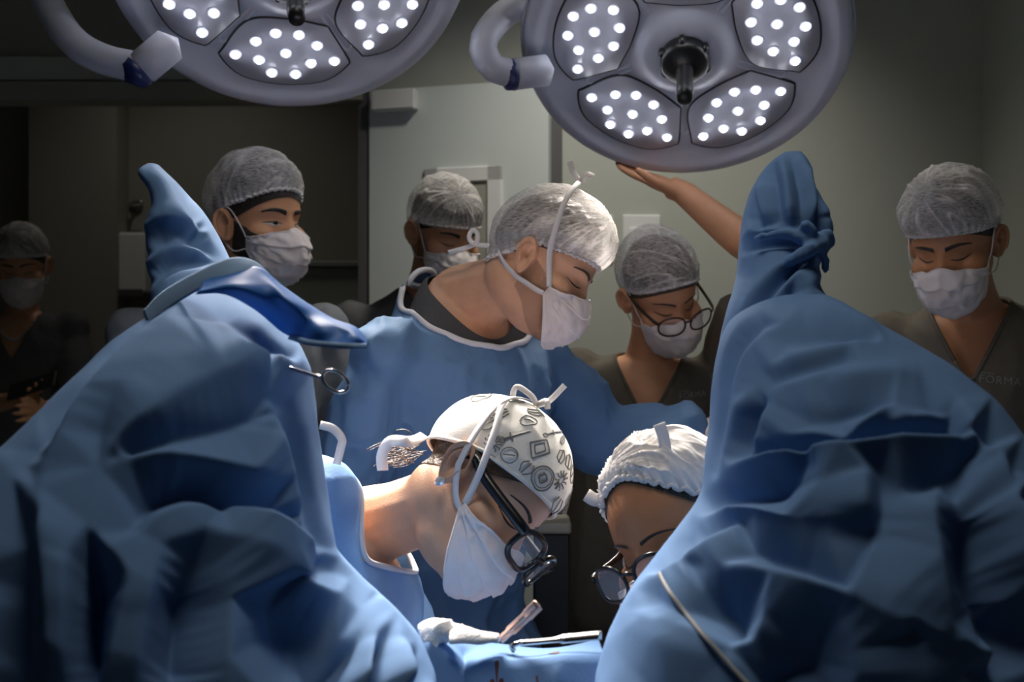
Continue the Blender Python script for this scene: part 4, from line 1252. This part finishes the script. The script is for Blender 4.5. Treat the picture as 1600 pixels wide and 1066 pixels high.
def person(H, N, SL, SR, PV, skinmat, root_name, garment, gname, neck, armL=None, armR=None, sleeveL=1.0, sleeveR=1.0,
           handL=None, handR=None, vox=.0035, gvox=.007, gown=False, seed=0.0, wr=.006, legs=True, trim=None, trim_r=.0035, deep=1.0, legmat=None, neck_r=.057, sleeve_grow=.016):
    PV = np.asarray(PV, float)
    root = empty('person', (float(PV[0]), float(PV[1]), 0.0))
    N = np.asarray(N, float)
    t0, l, up, f = torso(N, SL, SR, PV, -.012, deep=deep)
    vol = [H.mesh(), t0]
    hb = H.W((0, .022, -.045))
    nb = N - up * .03
    mid = (hb * .5 + nb * .5) + f * -.004
    vol.append(limb([H.W((0, .020, -.01)), hb, mid, nb, N - up * .09], np.array([.050, .054, neck_r - .002, neck_r + .008, neck_r + .012]) * H.s, 30))
    gv = []
    for S_, arm, slv, hd in ((SL, armL, sleeveL, handL), (SR, armR, sleeveR, handR)):
        S_ = np.asarray(S_, float)
        vol.append(ellipsoid(S_ - up * .028, (.042, .042, .042)))
        gv.append(ellipsoid(S_ + up * -.024, (.060, .060, .060)))
        sg = 1.0 if np.dot(S_ - PV, l) > 0 else -1.0
        if arm is None:
            el = S_ - up * .27 - f * .03 + l * sg * .045
            arm = [el, el - up * .20 + f * .13 - l * sg * .03]; slv = .40
        if hd is None:
            d_ = unit(np.asarray(arm[-1], float) - np.asarray(arm[-2], float))
            hd = hand(np.asarray(arm[-1], float), d_, -l * sg, .95, 1, .35)
        path = [S_] + [np.asarray(a, float) for a in arm]
        if len(path) == 2:
            rad = [.042, .040]
        else:
            rad = [.050, .041, .027]
        if len(path) == 3:
            e0, e1 = path[1] * .55 + path[0] * .45, path[1] * .6 + path[2] * .4
            pp, rr = [path[0] - up * .030, e0, path[1], e1, path[2]], [.042, .044, .039, .039, .026]
        else:
            pp, rr = path, rad
        vol.append(limb(pp, rr))
        vol += hd
        # sleeve
        q = spline(np.hstack([np.array(pp), np.array(rr)[:, None]]), 40)
        k = max(3, int(40 * slv))
        gr = sleeve_grow * np.clip(.35 + 1.3 * np.linspace(0, 1, k), 0, 1) + (.006 if gown else .010) * np.linspace(0, 1, k)
        gv.append(tube(q[:k, :3], q[:k, 3] + gr, 18))
    V, F = fuse(vol, vox, 2)
    ears = [H.ear(1), H.ear(-1)]
    V, F = join([(V, F)] + ears)
    mk('body', V, F, skinmat, root)
    # garment
    flare = None
    if gown:
        z0 = .35
        flare = [(np.array([PV[0], PV[1], z0]), .215, .175), (np.array([PV[0], PV[1], (z0 + PV[2]) / 2]), .205, .165), (PV - np.array([0, 0, .06]), .195, .150)]
    tg, l, up, f = torso(N, SL, SR, PV, .012, flare, deep)
    V, F = fuse([tg] + gv, gvox, int(round(13 * (.0065 / gvox) ** 2)))
    V = wrinkle(V, F, wr, 9, seed)
    V = wrinkle(V, F, wr * .30, 21, seed + 3, (1, 1, .8))
    q = V - N; hh, ss, ff = q @ up, q @ l, q @ f
    kind = neck[0]
    if kind == 'v':
        D, wt = neck[1], neck[2]
        g1 = np.maximum(np.maximum(np.abs(ss) - wt * np.clip((hh + D) / D, 0, 2), -(hh + D)), -(ff - .0))
        g2 = np.maximum(np.sqrt(ss**2 + (ff + .005) ** 2) - neck[3], -(hh + .055))
        g = np.minimum(g1, g2)
    else:
        _, rs, rf, of, dp = neck
        g = np.maximum((np.sqrt((ss / rs) ** 2 + ((ff - of) / rf) ** 2) - 1) * min(rs, rf), -(hh + dp))
    V, F, loops = clip(V, F, g)
    go = mk(gname, V, F, garment, root)
    if trim is not None:
        for lp in loops:
            if len(lp) > 20:
                cl = lp[::2]; cl = np.vstack([cl, cl[:1]]) if np.linalg.norm(lp[0] - lp[-1]) < .03 else cl
                for _ in range(6):
                    cl[1:-1] = cl[1:-1] * .5 + (cl[:-2] + cl[2:]) * .25
                Vt, Ft = tube(cl, trim_r, 8); mk('neck_binding', Vt, Ft, trim, go)
    if legs:
        lm = legmat or garment
        hip = np.array([PV[0], PV[1], max(PV[2], .85)]); lh = unit(np.array([l[0], l[1], 0])); fh = np.array([lh[1], -lh[0], 0])
        gk = .74 if gown else 1.0
        lv = [ellipsoid(hip - [0, 0, .02], (.17 * gk, .13 * gk, .13), np.stack([lh, -fh, [0, 0, 1]], 1))]
        for s_ in (1, -1):
            lv.append(limb([hip + lh * .09 * gk * s_ - [0, 0, .05], hip * [1, 1, 0] + lh * .10 * s_ + [0, 0, .48], hip * [1, 1, 0] + lh * .105 * s_ + [0, 0, .06]], [.095 * gk, .075, .065], 24))
        V, F = fuse(lv, .012, 4); V = wrinkle(V, F, .006, 7, seed + 8)
        mk('trousers', V, F, lm, root)
        for s_ in (1, -1):
            b = hip * [1, 1, 0] + lh * .105 * s_
            V, F = fuse([ellipsoid(b + fh * .05 + [0, 0, .035], (.047, .13, .034), np.stack([lh, -fh, [0, 0, 1]], 1)), ellipsoid(b + [0, 0, .06], (.042, .06, .05), np.stack([lh, -fh, [0, 0, 1]], 1))], .008, 2)
            V[:, 2] = np.maximum(V[:, 2], 0.001)
            mk('shoe', V, F, M_BLACK, root)
    return root, go, (l, up, f)

def surface_hit(ob, origin, d):
    ok, loc, nr, i = ob.ray_cast(Vector(np.asarray(origin) - WLOC[ob.name]), Vector(d))
    return (np.array(loc) + WLOC[ob.name], np.array(nr)) if ok else (None, None)

def logo(go, px, py, text, size, slant=0.0, mat=M_LOGO):
    """embroidered lettering laid onto the garment surface"""
    cu = bpy.data.curves.new('lettering', 'FONT'); cu.body = text; cu.size = 1.0; cu.resolution_u = 3; cu.space_character = 1.12; cu.offset = -0.008
    ob = bpy.data.objects.new('lettering', cu); COL.objects.link(ob)
    dg = bpy.context.evaluated_depsgraph_get(); dg.update()
    me = bpy.data.meshes.new_from_object(ob.evaluated_get(dg))
    V = np.array([v.co[:] for v in me.vertices]); F = [tuple(p.vertices) for p in me.polygons]
    bpy.data.objects.remove(ob); bpy.data.meshes.remove(me)
    d0 = unit(P(px, py, 1.0) - [0, 0, CAMZ])
    c, nrm = surface_hit(go, (0, 0, CAMZ), d0)
    if c is None: return
    if nrm.dot(d0) > 0: nrm = -nrm
    x = unit(np.cross([0, 0, 1.0], nrm)); y = np.cross(nrm, x)
    cs, sn = math.cos(slant), math.sin(slant); x, y = x * cs + y * sn, -x * sn + y * cs
    x1 = V[:, 0].min(); n0 = len(V)
    for k in range(5):        # the tiny illegible line of lettering above the word
        a0, a1 = x1 + .05 + k * .24, x1 + .05 + k * .24 + .17
        V = np.vstack([V, [(a0, .84, 0), (a1, .84, 0), (a1, .93, 0), (a0, .93, 0)]]); F.append((n0, n0 + 1, n0 + 2, n0 + 3)); n0 += 4
    V = V - [V[:, 0].mean(), V[:, 1].mean(), 0]
    out = []
    for v in V:
        p0 = c + x * v[0] * size + y * v[1] * size
        h, _ = surface_hit(go, p0 + nrm * .05, -nrm)
        out.append((h if h is not None else p0) + nrm * .0012)
    o = mk('lettering', np.array(out), F, mat, go, False)
    o['label'] = 'pale embroidered chest lettering'

# ---------------------------------------------------------------- 1. surgeon with printed cap
def surgeon():
    Y = 1.43
    H = Head(P(760, 768, Y), (.56, -.56, -.60), (.24, .80, -.52), .915, True)
    N = P(572, 800, 1.52); SR = P(498, 758, 1.42); SL = P(580, 880, 1.72); PV = P(440, 1150, 1.52)
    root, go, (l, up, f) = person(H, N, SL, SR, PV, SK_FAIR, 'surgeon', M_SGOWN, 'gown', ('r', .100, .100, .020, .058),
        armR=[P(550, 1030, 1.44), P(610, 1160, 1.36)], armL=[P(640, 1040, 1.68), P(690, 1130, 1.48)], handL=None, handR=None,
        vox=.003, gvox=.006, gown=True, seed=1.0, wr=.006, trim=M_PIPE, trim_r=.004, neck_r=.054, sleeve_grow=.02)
    tag(root, 'surgeon with printed white cap and black glasses bending over between the drapes', 'person')
    hair(H, root, M_HAIRL, (.062, .002, -.052))
    # fitted printed cap
    def off(T_, A, d):
        q = d.reshape(-1, 3)
        o = .006 + .007 * (1 - np.exp(-T_ * 5)) * (1 - .2 * T_) + .010 * np.clip(d[..., 1], 0, 1) ** 2
        o += .0022 * ridged(np.column_stack([q[:, 0] * 5, q[:, 1] * 3, q[:, 2] * 4]) + 2.2).reshape(T_.shape) * np.clip(T_ * 4, 0, 1)
        return o
    rim = (.050, .026, -.018)
    V, F, rp = cap_grid(H, *rim, 200, 50, off)
    cap = mk('cap', V, F, M_PCAP, root)
    V, F = tube(np.vstack([rp, rp[:1]]), .0028, 8); mk('cap_hem', V, F, M_PCAP, cap)
    def oncap(az, el, h=.0006):
        d = H.dirs(np.radians(az), np.radians(el)); T_ = np.full(len(d), .5)
        o = .006 + .007 * (1 - math.exp(-2.5)) * .9 + .010 * np.clip(d[:, 1], 0, 1) ** 2 + .0022 * ridged(np.column_stack([d[:, 0] * 5, d[:, 1] * 3, d[:, 2] * 4]) + 2.2)
        return H.W(d * (H.S(d) + o + h)[:, None]), d @ H.R.T
    ink = []
    def stroke(pts, w=.0014):
        w = w * 1.2
        q = spline(np.array([(a, e, 0) for a, e in pts], float), max(6, 6 * len(pts)))
        c, n = oncap(q[:, 0], q[:, 1]); ink.append(ribbon(c, n, w, .0006))
    rs = np.random.RandomState(3)
    def poly(a, e, r, k, rot=0, w=.0012):
        t = np.linspace(0, 2 * np.pi, k + 1) + rot
        r = r * 1.3
        pts = [(a + r * math.cos(x), e + .8 * r * math.sin(x)) for x in t]
        for p0, p1 in zip(pts[:-1], pts[1:]): stroke([p0, p1], w)
    motifs = [(-38, 38, 'ring'), (-62, 52, 'tri'), (-20, 48, 'burst'), (-88, 44, 'wand'), (-100, 58, 'ring2'), (-35, 62, 'tri2'), (-120, 42, 'leaf'), (-70, 74, 'wand'),
              (-140, 55, 'tri2'), (-8, 33, 'leaf'), (-112, 30, 'leaf'), (-150, 34, 'ring2'), (0, 60, 'ring2'), (25, 45, 'tri'), (-92, 26, 'burst'), (-55, 34, 'leaf'), (-74, 30, 'ring2'), (-46, 76, 'leaf'), (-18, 64, 'tri2'), (-118, 66, 'tri2')]
    for a, e, kd in motifs:
        ink.clear()
        if kd == 'ring': poly(a, e, 8.5, 20, 0, .0016); poly(a, e, 6.5, 18, 0, .0008); poly(a, e, 3.5, 4, .4, .0026)
        if kd == 'ring2': poly(a, e, 6, 16); stroke([(a - 4, e - 3), (a + 4, e + 3)])
        if kd == 'tri': poly(a, e, 9, 4, .3, .0016); poly(a, e, 5, 4, .3)
        if kd == 'tri2': poly(a, e, 6, 5, .2); stroke([(a, e - 6), (a, e + 6)])
        if kd == 'burst':
            for k in range(11):
                t = k * 2 * np.pi / 11; stroke([(a + 2.5 * math.cos(t), e + 2 * math.sin(t)), (a + 7.5 * math.cos(t + .25), e + 6 * math.sin(t + .25)), (a + 9 * math.cos(t + .1), e + 7 * math.sin(t + .1))])
        if kd == 'wand': stroke([(a - 2, e - 10), (a + 3, e + 10)], .0026); stroke([(a - 5, e - 3), (a + 4, e - 5)], .002); poly(a - 2.4, e - 11, 2.2, 8)
        if kd == 'leaf':
            for k in (-1, 0, 1): stroke([(a + k * 2, e - 6), (a + k * 6, e), (a + k * 3, e + 6)], .0016)
        V, F = join(ink); cp = mk('printed_motif', V, F, M_INK, cap)
    # bow of the mask ties on the crown
    bc = oncap(np.array([-150.]), np.array([68.]), .002)[0][0]
    for pts in ([bc, bc + [-.006, -.004, .012], bc + [-.024, -.006, .024], bc + [-.030, -.004, .014], bc + [-.026, 0, .002]],
                [bc, bc + [.016, -.004, .006], bc + [.036, -.006, .026]], [bc, bc + [.012, -.010, .006], bc + [.014, -.012, -.004]]):
        V, F = ribbon(np.array(pts), np.array([.2, -.85, .3]), .0075, .0010, 24); mk('mask_tie', V, F, M_STRAP, cap)
    brows(H, root, M_HAIRB, .003)
    eyes(H, root, 0.0)
    mo, G = mask(H, root, loops=None, top=-12, bot=-56, wide=64)
    # ties from the mask corner across the cap to the crown
    for j, vi, a0, e0 in ((0, 1, -62, -22), (0, -2, -88, -38)):
        c0 = G[vi, j]
        pts, nn = on_head(H, [(a0 - 4, e0 + 6), (-80, 8) if vi == 1 else (-96, -8), (-98, 30) if vi == 1 else (-110, 24), (-132, 48), (-150, 68)], .0195)
        k = 12
        w = np.linspace(0, 1, k)[:, None]; pts[:k] = c0 * (1 - w) + pts[:k] * w
        V, F = ribbon(pts, nn, .0085, .0010); mk('mask_tie', V, F, M_STRAP, mo)
    glasses(H, root, M_BLACKPL, .0285, .0245, .0042, -.010, -.130, 2.8, temple=.0055)
    # crystal ear stud
    ec = H.W((-.0795, .010, -.044))
    R_ = H.R
    V, F = lathe([(.001, -.003), (.0062, -.001), (.0068, .001), (.0045, .0042), (.001, .0044)], ec, None, 10, np.stack([H.U, H.F, -H.L], 1) if True else None)
    es = mk('ear_stud', V, F, M_GEM, root, False); es['label'] = 'sparkling round crystal ear stud'
    # nape tie of the cap and stray hair
    nb = H.W((-.035, .112, -.02))
    V, F = ribbon(np.array([nb, P(640, 690, 1.40), P(610, 690, 1.41), P(597, 712, 1.42), P(598, 735, 1.43)]), np.array([0, -1., .3]), .014, .0015, 30); mk('cap_tie', V, F, M_STRAP, cap)
    sg = P(520, 716, 1.36)
    V, F = ribbon(np.array([P(500, 664, 1.34), P(520, 670, 1.34), P(534, 686, 1.345), P(532, 702, 1.36), sg + [0, .03, -.010]]), np.array([.2, -1., .2]), .010, .0015, 30); mk('gown_tie', V, F, M_STRAP, go)
    rs = np.random.RandomState(11); hs = []
    for k in range(60):
        a = H.W((-.06 + rs.rand() * .035, .088 + rs.rand() * .025, -.030 - rs.rand() * .035)); b = a + np.array([-.014 - rs.rand() * .022, rs.randn() * .006, .006 * rs.randn()]) 
        hs.append(tube([a, (a + b) / 2 + [0, 0, .004 * rs.randn()], b], .0005, 4, 8))
    V, F = join(hs); w_ = mk('hair_wisps', V, F, M_HAIRL, root); w_['kind'] = 'stuff'
surgeon()

# ---------------------------------------------------------------- 2. assistant on the right, half hidden by the drape
def assistant():
    Y = 1.36
    H = Head(P(1058, 838, Y), (-.62, -.74, -.22), (.70, -.62, .36), .95, True)
    N = P(1185, 905, 1.50); SL = P(1240, 930, 1.36); SR = P(1140, 980, 1.72); PV = P(1290, 1200, 1.62)
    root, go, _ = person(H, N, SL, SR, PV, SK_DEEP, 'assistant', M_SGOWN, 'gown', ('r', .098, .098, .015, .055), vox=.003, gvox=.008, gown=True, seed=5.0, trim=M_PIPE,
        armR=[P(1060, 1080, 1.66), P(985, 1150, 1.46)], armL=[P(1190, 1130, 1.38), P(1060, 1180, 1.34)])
    tag(root, 'assistant in a white puffed cap and black glasses, half hidden behind the right drape', 'person')
    hair(H, root, M_HAIRB, (.090, .018, -.05))
    c = bouffant(H, root, M_CAPD, (.094, .034, -.030), .009, (.2, .2, .9), 4.0, .0035, M_CAPD, .006)
    top = H.at(70, 62, .012)[0]
    V, F = ribbon(np.array([top - [0, 0, .01], top + [-.002, 0, .014], top + [-.008, -.002, .034]]), np.array([.1, -1, 0.]), [.014] * 14, .002, 14); mk('cap_tail', V, F, M_STRAP, c)
    tip = H.at(-58, 50, .004)[0]
    V, F = ribbon(np.array([tip, tip + [-.012, -.002, .0], tip + [-.022, -.002, .006]]), np.array([.1, -1, .2]), .016, .002, 12); mk('cap_tail', V, F, M_STRAP, c)
    brows(H, root, M_HAIRB, .0025); eyes(H, root, 0.0)
    mask(H, root, top=-12)
    glasses(H, root, M_BLACKPL, .027, .022, .0026, -.012, -.116, 2.3)
assistant()

# ---------------------------------------------------------------- 3. gowned man in the middle
def gowned_man():
    Y = 1.92
    H = Head(P(852, 414, Y), (.80, -.26, -.54), (.20, .95, -.18), .94)
    N = P(722, 452, 2.02); SR = P(606, 532, 1.88); SL = P(850, 540, 2.10); PV = P(690, 930, 2.16)
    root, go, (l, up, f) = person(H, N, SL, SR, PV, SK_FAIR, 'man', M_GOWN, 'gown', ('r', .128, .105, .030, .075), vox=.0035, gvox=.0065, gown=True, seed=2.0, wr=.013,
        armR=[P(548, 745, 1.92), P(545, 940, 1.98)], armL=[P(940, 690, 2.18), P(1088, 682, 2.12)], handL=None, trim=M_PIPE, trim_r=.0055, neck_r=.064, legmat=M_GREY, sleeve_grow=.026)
    tag(root, 'man in a blue gown and sheer cap leaning over in the middle', 'person')
    hair(H, root, M_HAIRL, (.050, .014, -.05))
    c = bouffant(H, root, M_CAP, (.044, .020, -.050), .022, (0, -.5, .7), 6.0, .003)
    brows(H, root, M_HAIRL, .004); eyes(H, root, 0.0, M_HAIRB)
    beard(H, root, 98, -22, .0002, M_STUB)
    mo, G = mask(H, root, loops=None, wide=56, bot=-57)
    for vi, path in ((1, [(-60, -14), (-78, 8), (-92, 40), (-110, 68), (-150, 78)]), (-2, [(-70, -40), (-95, -38), (-125, -30), (-150, -18), (-172, -8)])):
        pts, nn = on_head(H, path, (.006, .008, .030, .040, .040, .036) if vi == 1 else .006)
        k = 14; w = np.linspace(0, 1, k)[:, None]; pts[:k] = G[vi, 0] * (1 - w) + pts[:k] * w
        V, F = ribbon(pts, nn, .009, .0014); mk('mask_tie', V, F, M_STRAP, mo)
        e = pts[-1]
        if vi == 1:
            for b in ([e, e + [-.012, 0, .018], e + [-.018, -.004, .036]], [e, e + [.01, -.01, .012], e + [.022, -.012, .008]]):
                V, F = ribbon(np.array(b), np.array([.2, -1, .1]), .010, .0014, 14); mk('mask_tie', V, F, M_STRAP, mo)
    e = P(742, 376, 1.93)
    V, F = ribbon(np.array([P(765, 384, 1.92), e + [0, 0, -.006], P(733, 372, 1.93), P(738, 360, 1.93), P(746, 366, 1.93), P(741, 382, 1.93), P(700, 395, 1.96)]), np.array([.2, -1, .3]), .008, .0014, 40); mk('nape_tie', V, F, M_STRAP, mo)
    # charcoal undershirt showing in the gown's neck
    (Vt, Ft), l, up, f = torso(N, SL, SR, PV, .001)
    q = Vt - N; hh, ss, ff = q @ up, q @ l, q @ f
    Vt2, Ft2 = fuse([(Vt, Ft)], .006, 3)
    q = Vt2 - N; hh, ss, ff = q @ up, q @ l, q @ f
    g = np.minimum(np.maximum(np.sqrt((ss / .078) ** 2 + ((ff - .03) / .085) ** 2) - 1, -(hh + .10) * 10), hh + .30)
    V, F, lp = clip(Vt2, Ft2, g)
    mk('undershirt', V, F, M_TEE, root)
    # cuff and gloved hand of the reaching arm
    w = P(1088, 682, 2.12); d = unit(P(1150, 672, 2.08) - w)
    V, F = fuse([tube([w - d * .02, w + d * .03], [.034, .031], 16)] + hand(w + d * .02, d, (0, -.2, -1), 1.0, 1, .3), .004, 2)
    mk('glove', V, F, M_GLOVE, root)
gowned_man()

# ---------------------------------------------------------------- 4. bearded man on the left
def bearded_man():
    Y = 2.32
    H = Head(P(408, 346, Y), (.80, -.59, -.10), (.60, .80, .02), 1.0)
    root, go, _ = person(H, P(372, 462, 2.42), P(505, 500, 2.50), P(214, 505, 2.34), P(350, 920, 2.42), SK_MED, 'man', M_GREY, 'scrub_top', ('v', .12, .07, .072), vox=.004, gvox=.009, seed=3.0, sleeveL=.8, sleeveR=.8, trim=M_GREY, trim_r=.005)
    tag(root, 'bearded man in grey scrubs and sheer cap behind the left drape', 'person')
    hair(H, root, M_HAIRB, (.050, .002, -.06)); beard(H, root)
    bouffant(H, root, M_CAP, (.064, .030, -.040), .021, (0, .5, .7), 8.0, crease=.005, knot=(60, 40))
    brows(H, root, M_HAIRB, .0052); eyes(H, root, .75, M_HAIRB, .003)
    mask(H, root, low=.0)
bearded_man()

# ---------------------------------------------------------------- 5. man behind, looking down
def back_man():
    H = Head(P(696, 362, 2.78), (.50, -.74, -.44), (.83, .55, .02), 1.0)
    root, go, _ = person(H, P(668, 452, 2.92), P(800, 480, 2.95), P(548, 492, 2.86), P(680, 850, 2.95), SK_MED, 'man', M_DGREY, 'scrub_top', ('v', .10, .06, .07), vox=.0045, gvox=.01, seed=4.0, sleeveL=.8, sleeveR=.8)
    tag(root, 'man in dark grey scrubs and sheer cap in front of the white door', 'person')
    hair(H, root, M_HAIRB, (.050, .006, -.06))
    bouffant(H, root, M_CAP, (.040, .022, -.045), .012, (0, .5, .6), 10.0)
    brows(H, root, M_HAIRB, .005); eyes(H, root, 0.0)
    beard(H, root, 98, -20, .0002, M_STUB)
    mask(H, root)
back_man()

# ---------------------------------------------------------------- 6. woman in glasses holding the lamp
def glasses_woman():
    Y = 2.42
    H = Head(P(1034, 456, Y), (.36, -.74, -.55), (.83, .42, .36), .96, True)
    wr = P(1066, 300, 2.47)
    hd = hand(wr, P(985, 268, 2.50) - wr, (0, -.25, .9), .95, -1, .10)
    root, go, _ = person(H, P(1012, 556, 2.54), P(1122, 566, 2.52), P(908, 566, 2.56), P(985, 960, 2.60), SK_MED, 'woman', M_OLIVE, 'scrub_top', ('v', .135, .075, .070), vox=.004, gvox=.008, seed=6.0,
        armL=[P(1212, 418, 2.36), wr], armR=[P(915, 770, 2.72), P(965, 930, 2.76)], sleeveL=.34, sleeveR=.42, handL=hd, trim=M_OLIVE, trim_r=.004, neck_r=.050)
    tag(root, 'woman in olive scrubs and tortoiseshell glasses steadying the lamp with a raised hand', 'person')
    hair(H, root, M_HAIRL, (.055, .006, -.055))
    bouffant(H, root, M_CAP, (.064, .022, -.052), .017, (-.2, .6, .5), 12.0, crease=.005, knot=(30, 40))
    brows(H, root, M_HAIRB, .003); eyes(H, root, 0.0)
    mask(H, root)
    glasses(H, root, M_TORT, .0285, .0235, .0022, -.006, -.122, 2.3, temple=.003)
    logo(go, 1079, 616, 'FORMA', .0175, .12)
glasses_woman()

# ---------------------------------------------------------------- 7. man on the right
def right_man():
    H = Head(P(1488, 378, 2.2), (-.52, -.72, -.46), (.80, -.60, .04), 1.0)
    root, go, _ = person(H, P(1516, 474, 2.30), P(1640, 506, 2.24), P(1396, 512, 2.36), P(1530, 930, 2.36), SK_TAN, 'man', M_OLIVE, 'scrub_top', ('v', .15, .080, .074), vox=.004, gvox=.008, seed=7.0, sleeveL=.8, sleeveR=.8, trim=M_OLIVE, trim_r=.0045)
    tag(root, 'man in olive scrubs and sheer cap standing at the right edge, looking down', 'person')
    hair(H, root, M_HAIRB, (.050, .006, -.06))
    bouffant(H, root, M_CAP, (.046, .026, -.045), .021, (0, -.2, .8), 14.0, crease=.005)
    brows(H, root, M_HAIRB, .0048); eyes(H, root, 0.0)
    mask(H, root)
    logo(go, 1557, 592, 'FORMA', .0215, -.10)
right_man()

# ---------------------------------------------------------------- 8. woman with phone in the corridor
def far_woman():
    Y = 3.7
    H = Head(P(34, 414, Y), (.22, -.90, -.36), (.97, .22, .06), .98, True)
    wr = P(8, 628, 3.46)
    hd = hand(wr, P(76, 612, 3.42) - wr, (0, -.2, .9), .95, -1, .45)
    root, go, (l, up, f) = person(H, P(34, 488, 3.78), P(112, 500, 3.80), P(-60, 504, 3.76), P(30, 760, 3.82), SK_MED, 'woman', M_DGREY, 'scrub_top', ('v', .15, .075, .07), vox=.005, gvox=.01, seed=9.0,
        armR=[P(-74, 640, 3.72), wr], handR=hd, armL=[P(118, 640, 3.74), P(70, 640, 3.50)], sleeveL=.42, sleeveR=.42, neck_r=.05)
    tag(root, 'woman in dark scrubs with a bead necklace standing in the dim corridor', 'person')
    hair(H, root, M_HAIRB, (.050, .0, -.06))
    bouffant(H, root, M_CAP, (.050, .030, -.045), .014, (0, .5, .6), 16.0)
    brows(H, root); eyes(H, root, 0.0)
    mask(H, root)
    body = [c for c in root.children if c.name.startswith('body')][0]
    N = P(34, 488, 3.78)
    for k in range(17):
        t = (k - 8) / 8.0
        p = N + l * .066 * t + up * (-.085 + .075 * t * t) 
        h, _ = surface_hit(body, p + f * .3, -f)
        if h is None: continue
        V, F = ellipsoid(h + f * .004, (.0055, .0055, .0055), None, 10, 8); mk('necklace_bead', V, F, M_PEARL, root)
    c = P(50, 603, 3.42)
    root2 = empty('phone', tuple(c)); tag(root2, 'dark phone held by the woman in the corridor', 'phone')
    R_ = np.stack([unit([.94, .1, .3]), unit([-.2, .75, .55]), np.cross(unit([.94, .1, .3]), unit([-.2, .75, .55]))], 1)
    V, F = box((-.072, -.036, -.004), (.072, .036, .004), .002); mk('case', V @ R_.T + c, F, M_BLACK, root2, False)
    V, F = box((-.068, -.033, .0035), (.068, .033, .0048)); mk('screen', V @ R_.T + c, F, M_SCREEN, root2, False)
far_woman()

# ================================================================ INSTRUMENTS AND SMALL THINGS
def clamp():
    root = empty('towel_clamp', tuple(P(495, 592, 1.14))); tag(root, 'steel ring-handled clamp gripping the edge of the left drape', 'clamp')
    a = np.linspace(0, 2 * np.pi, 33)
    for (cx, cy, Y, rx, rz, name) in ((524, 596, 1.14, .0125, .0105, 'ring_handle'),):
        c = P(cx, cy, Y)
        ring = np.column_stack([c[0] + rx * np.cos(a), c[1] + .004 * np.cos(a), c[2] + rz * np.sin(a) - .35 * rx * np.cos(a)])
        V, F = tube(ring, .0019, 8); mk(name, V, F, M_STEEL, root)
        e = ring[16]
        V, F = tube([e, P(min(cx - 30, 494), 588, Y - .002), P(452, 575, Y - .008)], .0021, 8, 12); mk('shank', V, F, M_STEEL, root)
clamp()
def forceps():
    root = empty('forceps', tuple(P(790, 1000, 1.17))); tag(root, 'stained steel forceps sticking up from the surgical field', 'forceps')
    for a, b in (((775, 1002), (840, 943)), ((784, 1003), (842, 948))):
        p0, p1 = P(*a, 1.17), P(*b, 1.15)
        V, F = ribbon(np.array([p0, (p0 + p1) / 2 + [.001, -.002, .001], p1]), np.array([.3, -1, .3]), [.004] * 6 + [.007] * 8 + [.009] * 6, .0022, 20)
        mk('arm', V, F, M_COPPER, root)
forceps()
def retractor():
    root = empty('retractor', tuple(P(870, 1002, 1.15))); tag(root, 'bright steel retractor lying flat across the surgical field', 'retractor')
    V, F = ribbon(np.array([P(812, 1005, 1.16), P(870, 1000, 1.16), P(940, 993, 1.15)]), np.array([0, -.7, .7]), [.005] * 10 + [.009] * 10, .003, 20); mk('blade', V, F, M_STEEL, root)
    V, F = tube([P(812, 1005, 1.16), P(800, 1010, 1.16), P(803, 1018, 1.16)], .0028, 8, 10); mk('hook', V, F, M_STEEL, root)
retractor()
def gauze():
    rows_ = []
    parts = [ellipsoid(P(684, 984, 1.155), (.019, .017, .012)), ellipsoid(P(706, 990, 1.16), (.018, .015, .010)), tube([P(668, 990, 1.15), P(672, 1010, 1.14), P(668, 1030, 1.13)], [.010, .007, .005], 10, 12)]
    V, F = fuse(parts, .003, 3); V = wrinkle(V, F, .003, 70, 3.0)
    tag(mk('gauze_pad', V, F, M_GAUZE), 'crumpled white gauze at the inner edge of the left drape', 'gauze', 'white gauze')
    V, F = sheetgrid([[P(704, 992, 1.165), P(735, 986, 1.165), P(780, 1000, 1.16)], [P(702, 1006, 1.13), P(742, 1006, 1.13), P(778, 1006, 1.13)]], 20, 10, .008, (0, -.3, 1), .003, 5, 60)
    o = solid(mk('gauze_swab', V, F, M_GAUZE), .003); tag(o, 'flat white gauze swab lying beside the forceps', 'gauze', 'white gauze')
gauze()
def cord():
    pts = []
    for px, py in ((1030, 897), (1046, 926), (1072, 960), (1100, 994), (1130, 1028), (1166, 1068), (1215, 1120)):
        d = unit(P(px, py, 1.0) - [0, 0, CAMZ])
        h, n = surface_hit(sheetR, (0, 0, CAMZ), d)
        pts.append(h - d * .004 if h is not None else P(px, py, .85))
    V, F = tube(np.array(pts), .0022, 8, 60)
    tag(mk('drape_cord', V, F, M_CORD), 'thin grey cord running down across the right drape', 'cord')
cord()
def trolley():
    a, b = P(832, 818, 2.32), P(893, 818, 2.32)
    root = empty('instrument_trolley', ((a[0] + b[0]) / 2, 2.36, 0)); tag(root, 'narrow cream-topped trolley behind the printed cap of the surgeon', 'trolley')
    V, F = box((a[0], 2.32, a[2] - .022), (b[0], 2.44, a[2]), .004); mk('top', V, F, M_CREAM, root, False)
    V, F = box((a[0] + .003, 2.325, 0.0), (b[0] - .003, 2.435, a[2] - .022), .003); mk('cabinet_body', V, F, M_BLACK, root, False)  # black block keeps the gap under the top dark, shade put into colour
trolley()
